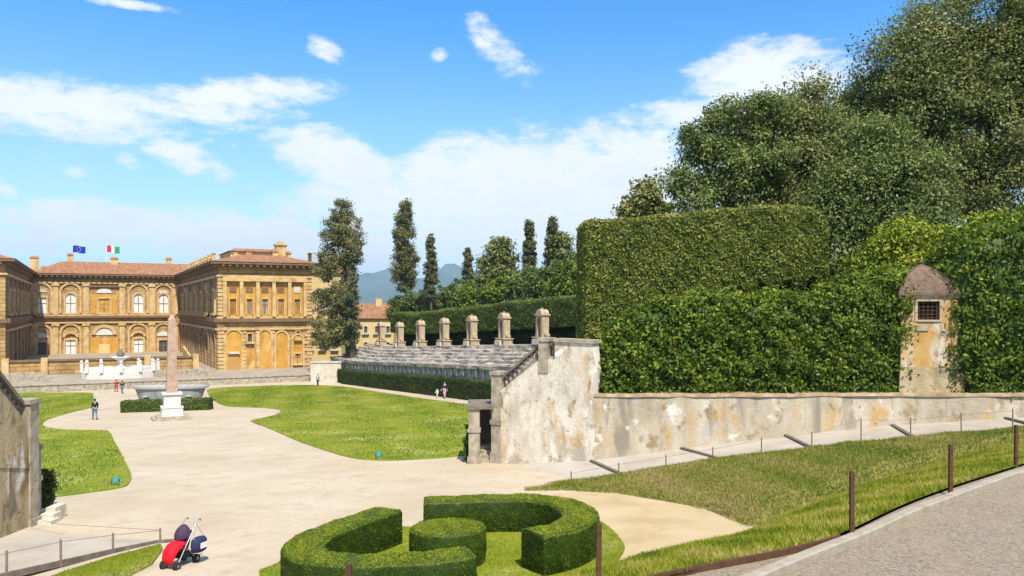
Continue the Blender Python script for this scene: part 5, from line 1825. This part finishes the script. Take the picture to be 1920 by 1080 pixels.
D = 125
tree('conifer', 'tall loose conifer with a see-through crown right of the palace wing', [L(642, 398, D, 20, 24), L(652, 430, D, 24, 30), L(628, 440, D, 26, 34), L(662, 470, D, 16, 40), L(625, 500, D, 34, 36), L(628, 560, D, 40, 40), L(630, 615, D, 42, 38), L(612, 640, D, 26, 24)],
     'conifer_leaf', 360, 100, .16, (pix(652, 672, D)[0], D, -9.2), .46, 'tall conifers', tr=.34, fork=.85, fmin=.25, base=.48, up=.2)
D = 122
tree('conifer', 'thin dark conifer close against the right side of the loose tall one', [L(661, 520, D, 7, 30), L(661, 565, D, 9, 35), L(660, 610, D, 11, 32), L(660, 645, D, 9, 20)], 'cypress_leaf', 60, 60, .2, (pix(660, 670, D)[0], D, -9.4), .35, 'tall conifers', tr=.3, fork=.9, base=.3)
D = 150
tree('conifer', 'tall narrow conifer standing alone against the white clouds', [L(759, 384, D, 7, 16), L(758, 412, D, 14, 22), L(759, 445, D, 19, 28), L(760, 485, D, 23, 32), L(760, 515, D, 21, 24), L(761, 536, D, 13, 14)],
     'conifer_leaf', 260, 110, .16, (pix(761, 575, D)[0], D, -3.0), .42, 'tall conifers', tr=.3, fork=.6, fmin=.3, base=.46, up=.2)
for x, y0, y1, w, D, lab, m in ((808, 447, 560, 12, 140, 'slim cypress right of the tall narrow conifer', 'cypress_leaf'), (878, 470, 550, 11, 150, 'small faint grey green cypress left of the broad round topped tree', 'cypress_leaf'),
                                (993, 422, 530, 12, 115, 'slim dark cypress right of the broad round topped tree', 'cypress_leaf'), (1036, 418, 530, 13, 110, 'dark pointed cypress with a bushy tree at its right side', 'cypress_leaf')):
    n = 6
    lob = []
    for i in range(n):
        f = (i + .4) / n
        ww = w * (.28 + 1.0 * f ** .7) if i < n - 1 else w * .85
        lob.append(L(x + random.uniform(-2, 2), y0 + (y1 - y0) * f, D, ww, (y1 - y0) / n * .95))
    lob += [L(x, y0 + 3, D, w * .12, 9), L(x, y0 + 10, D, w * .2, 9)]
    fx_, _, _ = pix(x, y1, D)
    tree('cypress', lab, lob, m, 170, 80, .15, (fx_, D, hz_at(fx_, D)), .24, 'cypresses behind the tiers', tr=.2, fork=.8, base=.5, fmin=.45)
D = 118
fx_ = pix(936, 540, D)[0]
tree('round_tree', 'broad round topped olive green tree above the tall hedge', [L(936, 465, D, 20, 20), L(922, 490, D, 20, 22), L(950, 490, D, 20, 22), L(936, 512, D, 30, 24), L(915, 525, D, 18, 16), L(955, 528, D, 20, 18)], 'olive_leaf', 130, 70, .24, (fx_, D, hz_at(fx_, D)), .55, 'trees behind the tiers', base=.5)
D = 108
fx_ = pix(1052, 540, D)[0]
tree('round_tree', 'bushy light green tree pressed against the dark pointed cypress', [L(1052, 455, D, 14, 16), L(1055, 478, D, 18, 20), L(1050, 500, D, 20, 20)], 'olive_leaf', 70, 70, .22, (fx_, D, hz_at(fx_, D)), .45, 'trees behind the tiers', base=.48)
bush = [(752, 572, 26, 20, 52, 'dark green bush at the left end of the row above the tall hedge', 'clipped_leaf', .45), (786, 562, 34, 24, 54, 'rounded green bush below the slim cypress', 'holm_leaf', .5), (826, 556, 34, 22, 56, 'lighter green bush right of the slim cypress', 'olive_leaf', .45), (858, 546, 26, 24, 58, 'dark bush below the small faint cypress', 'holm_leaf', .45),
        (896, 546, 36, 22, 54, 'yellowish green bush left of the broad tree', 'laurel_leaf', .6), (940, 540, 40, 22, 52, 'wide green bush under the broad tree', 'laurel_leaf', .5), (985, 528, 34, 26, 54, 'dark green bush below the slim dark cypress', 'holm_leaf', .55), (1020, 520, 34, 30, 52, 'bush below the pointed cypress', 'holm_leaf', .5),
        (1062, 520, 36, 34, 50, 'large green bush touching the left edge of the tall right hand hedge', 'laurel_leaf', .4), (1085, 500, 22, 26, 56, 'pale green bush peeping out behind the tall right hand hedge', 'holm_leaf', .6)]
for x, y, w, h, b, lab, m, bs_ in bush:
    D = Db(x, b)
    fx_ = pix(x, y, D)[0]
    lob = [L(x, y, D, w * .8, h * .9), L(x - w * .5, y + h * .35, D, w * .6, h * .7), L(x + w * .5, y + h * .3, D, w * .6, h * .7), L(x, y + h * .9, D, w, h * .7)]
    tree('bush', lab, lob, m, 90, 60, .2, (fx_, D, hz_at(fx_, D) - .2), .42, 'bushes above the tall hedge', 'bush', bs_, tr=.15)

# big evergreen trees on the right
gz = lambda y: -3.7 + max(0, y - 36) * .09
D = 47
tree('holm_oak', 'loose grey green oak, leftmost of the big trees, with sky showing through its crown', [L(1372, 218, D, 46, 40), L(1318, 275, D, 42, 48), L(1425, 220, D, 50, 48), L(1370, 310, D, 66, 60), L(1278, 345, D, 32, 40), L(1425, 305, D, 64, 64), L(1340, 385, D, 84, 46)],
     'holm_leaf', 225, 150, .10, (pix(1345, 600, D)[0], D, gz(D)), .40, 'big trees on the right', tr=.36, fork=.45, fmin=.35, base=.58, var=.17)
D = 49
tree('holm_oak', 'olive toned oak with a pointed top in the middle of the big trees', [L(1522, 178, D, 20, 30), L(1522, 200, D, 30, 34), L(1505, 245, D, 60, 46), L(1440, 245, D, 50, 55), L(1560, 270, D, 60, 55), L(1490, 320, D, 100, 70), L(1430, 370, D, 80, 60), L(1560, 370, D, 80, 60)],
     'olive_leaf', 270, 270, .098, (pix(1560, 600, D)[0], D, gz(D)), .58, 'big trees on the right', tr=.45, fork=.5, fmin=.62, base=.52, var=.17)
D = 45
tree('holm_oak', 'bushy dark oak between the pointed olive oak and the biggest tree', [L(1640, 285, D, 70, 55), L(1700, 330, D, 70, 60), L(1620, 350, D, 80, 60), L(1730, 390, D, 60, 50), L(1560, 400, D, 60, 55), L(1660, 420, D, 90, 50), L(1560, 480, D, 50, 60)],
     'holm_leaf', 280, 250, .098, (pix(1640, 640, D)[0], D, gz(D)), .56, 'big trees on the right', tr=.4, fork=.5, fmin=.66, base=.62, var=.17)
D = 50
tree('holm_oak', 'biggest evergreen oak filling the upper right corner', [L(1850, 40, D, 110, 80), L(1760, 90, D, 90, 75), L(1690, 140, D, 75, 65), L(1840, 150, D, 130, 90), L(1930, 110, D, 110, 100), L(1740, 220, D, 100, 80), L(1860, 260, D, 120, 90), L(1960, 260, D, 110, 100), L(1800, 340, D, 100, 70), L(1900, 360, D, 110, 70), L(2010, 160, D, 110, 120)],
     'olive_leaf', 520, 320, .105, (pix(1850, 640, D)[0], D, gz(D)), .68, 'big trees on the right', tr=.6, fork=.4, fmin=.68, base=.54, var=.17)
D = 53
tree('holm_oak', 'dull green oak behind the gap between the pointed oak and the biggest tree', [L(1640, 190, D, 60, 50), L(1600, 240, D, 60, 50), L(1690, 230, D, 70, 60)], 'holm_leaf', 140, 180, .10, (pix(1640, 640, D)[0], D, gz(D)), .6, 'big trees on the right', tr=.35, fmin=.35, base=.5)
D = 54
tree('small_tree', 'small yellowish tree at the left end above the tall hedge top', [L(1210, 372, D, 20, 26), L(1190, 395, D, 22, 16), L(1222, 350, D, 9, 16), L(1235, 395, D, 24, 18)], 'olive_leaf', 70, 60, .16, (pix(1210, 600, D)[0], D, gz(D)), .35, 'small trees by the tall hedge', tr=.18, base=.62)
D = 42
for x, y, w, h, lab, bs_ in ((1690, 455, 62, 48, 'bright yellow green shrub above the hedge left of the sentry box', .58), (1760, 470, 50, 50, 'yellow green shrub directly behind the sentry box roof', .45), (1850, 440, 60, 50, 'yellow green shrub above the right hand hedge, near the edge', .55), (1630, 500, 40, 42, 'darker yellow green shrub between tall hedge and sentry box', .32), (1935, 430, 50, 55, 'yellow green shrub at the right edge above the high hedge', .4)):
    lob = [L(x, y, D, w * .7, h * .7), L(x - w * .5, y + h * .3, D, w * .55, h * .6), L(x + w * .5, y + h * .25, D, w * .55, h * .6), L(x, y + h * .8, D, w * .95, h * .6), L(x + w * .2, y - h * .4, D, w * .35, h * .4)]
    fx_ = pix(x, y, D)[0]
    tree('shrub', lab, lob, 'yellow_leaf', 150, 90, .105, (fx_, D, gz(D)), .36, 'yellow green shrubs', 'shrub', bs_, tr=.14, fmin=.4)
# dark shrubs at the stair piers
for x, y0, y1, D, w, lab in ((881, 798, 868, 37.6, 5, 'narrow dark shrub against the right stair pier'), (88, 882, 948, 28.0, 9, 'narrow dark shrub against the left stair pier')):
    fx_ = pix(x, y1, D)[0]
    lob = [L(x, y0 + (y1 - y0) * q, D, w, (y1 - y0) * .2) for q in (.18, .4, .62, .82)]
    tree('shrub', lab, lob, 'dark_shade_leaf', 40, 50, .07, (fx_, D, zg(fx_, D)), .1, None, 'shrub', .5, tr=.04)

# ================================================================== AIR
mb = MB().box(-14500, 14500, -9500, 16000, -17, 560)
hm = bpy.data.materials.new('haze')
hm.use_nodes = True
hm.node_tree.nodes.clear()
pv = hm.node_tree.nodes.new('ShaderNodeVolumePrincipled')
pv.inputs['Color'].default_value = (0.50, 0.76, 1.0, 1)
pv.inputs['Density'].default_value = 0.0001
pv.inputs['Anisotropy'].default_value = 0.0
ho = hm.node_tree.nodes.new('ShaderNodeOutputMaterial')
hm.node_tree.links.new(pv.outputs[0], ho.inputs['Volume'])
MATS['haze'] = hm
tag(mb.build('haze', 'haze'), 'thin blue haze in front of the far hills', None, None, 'stuff')
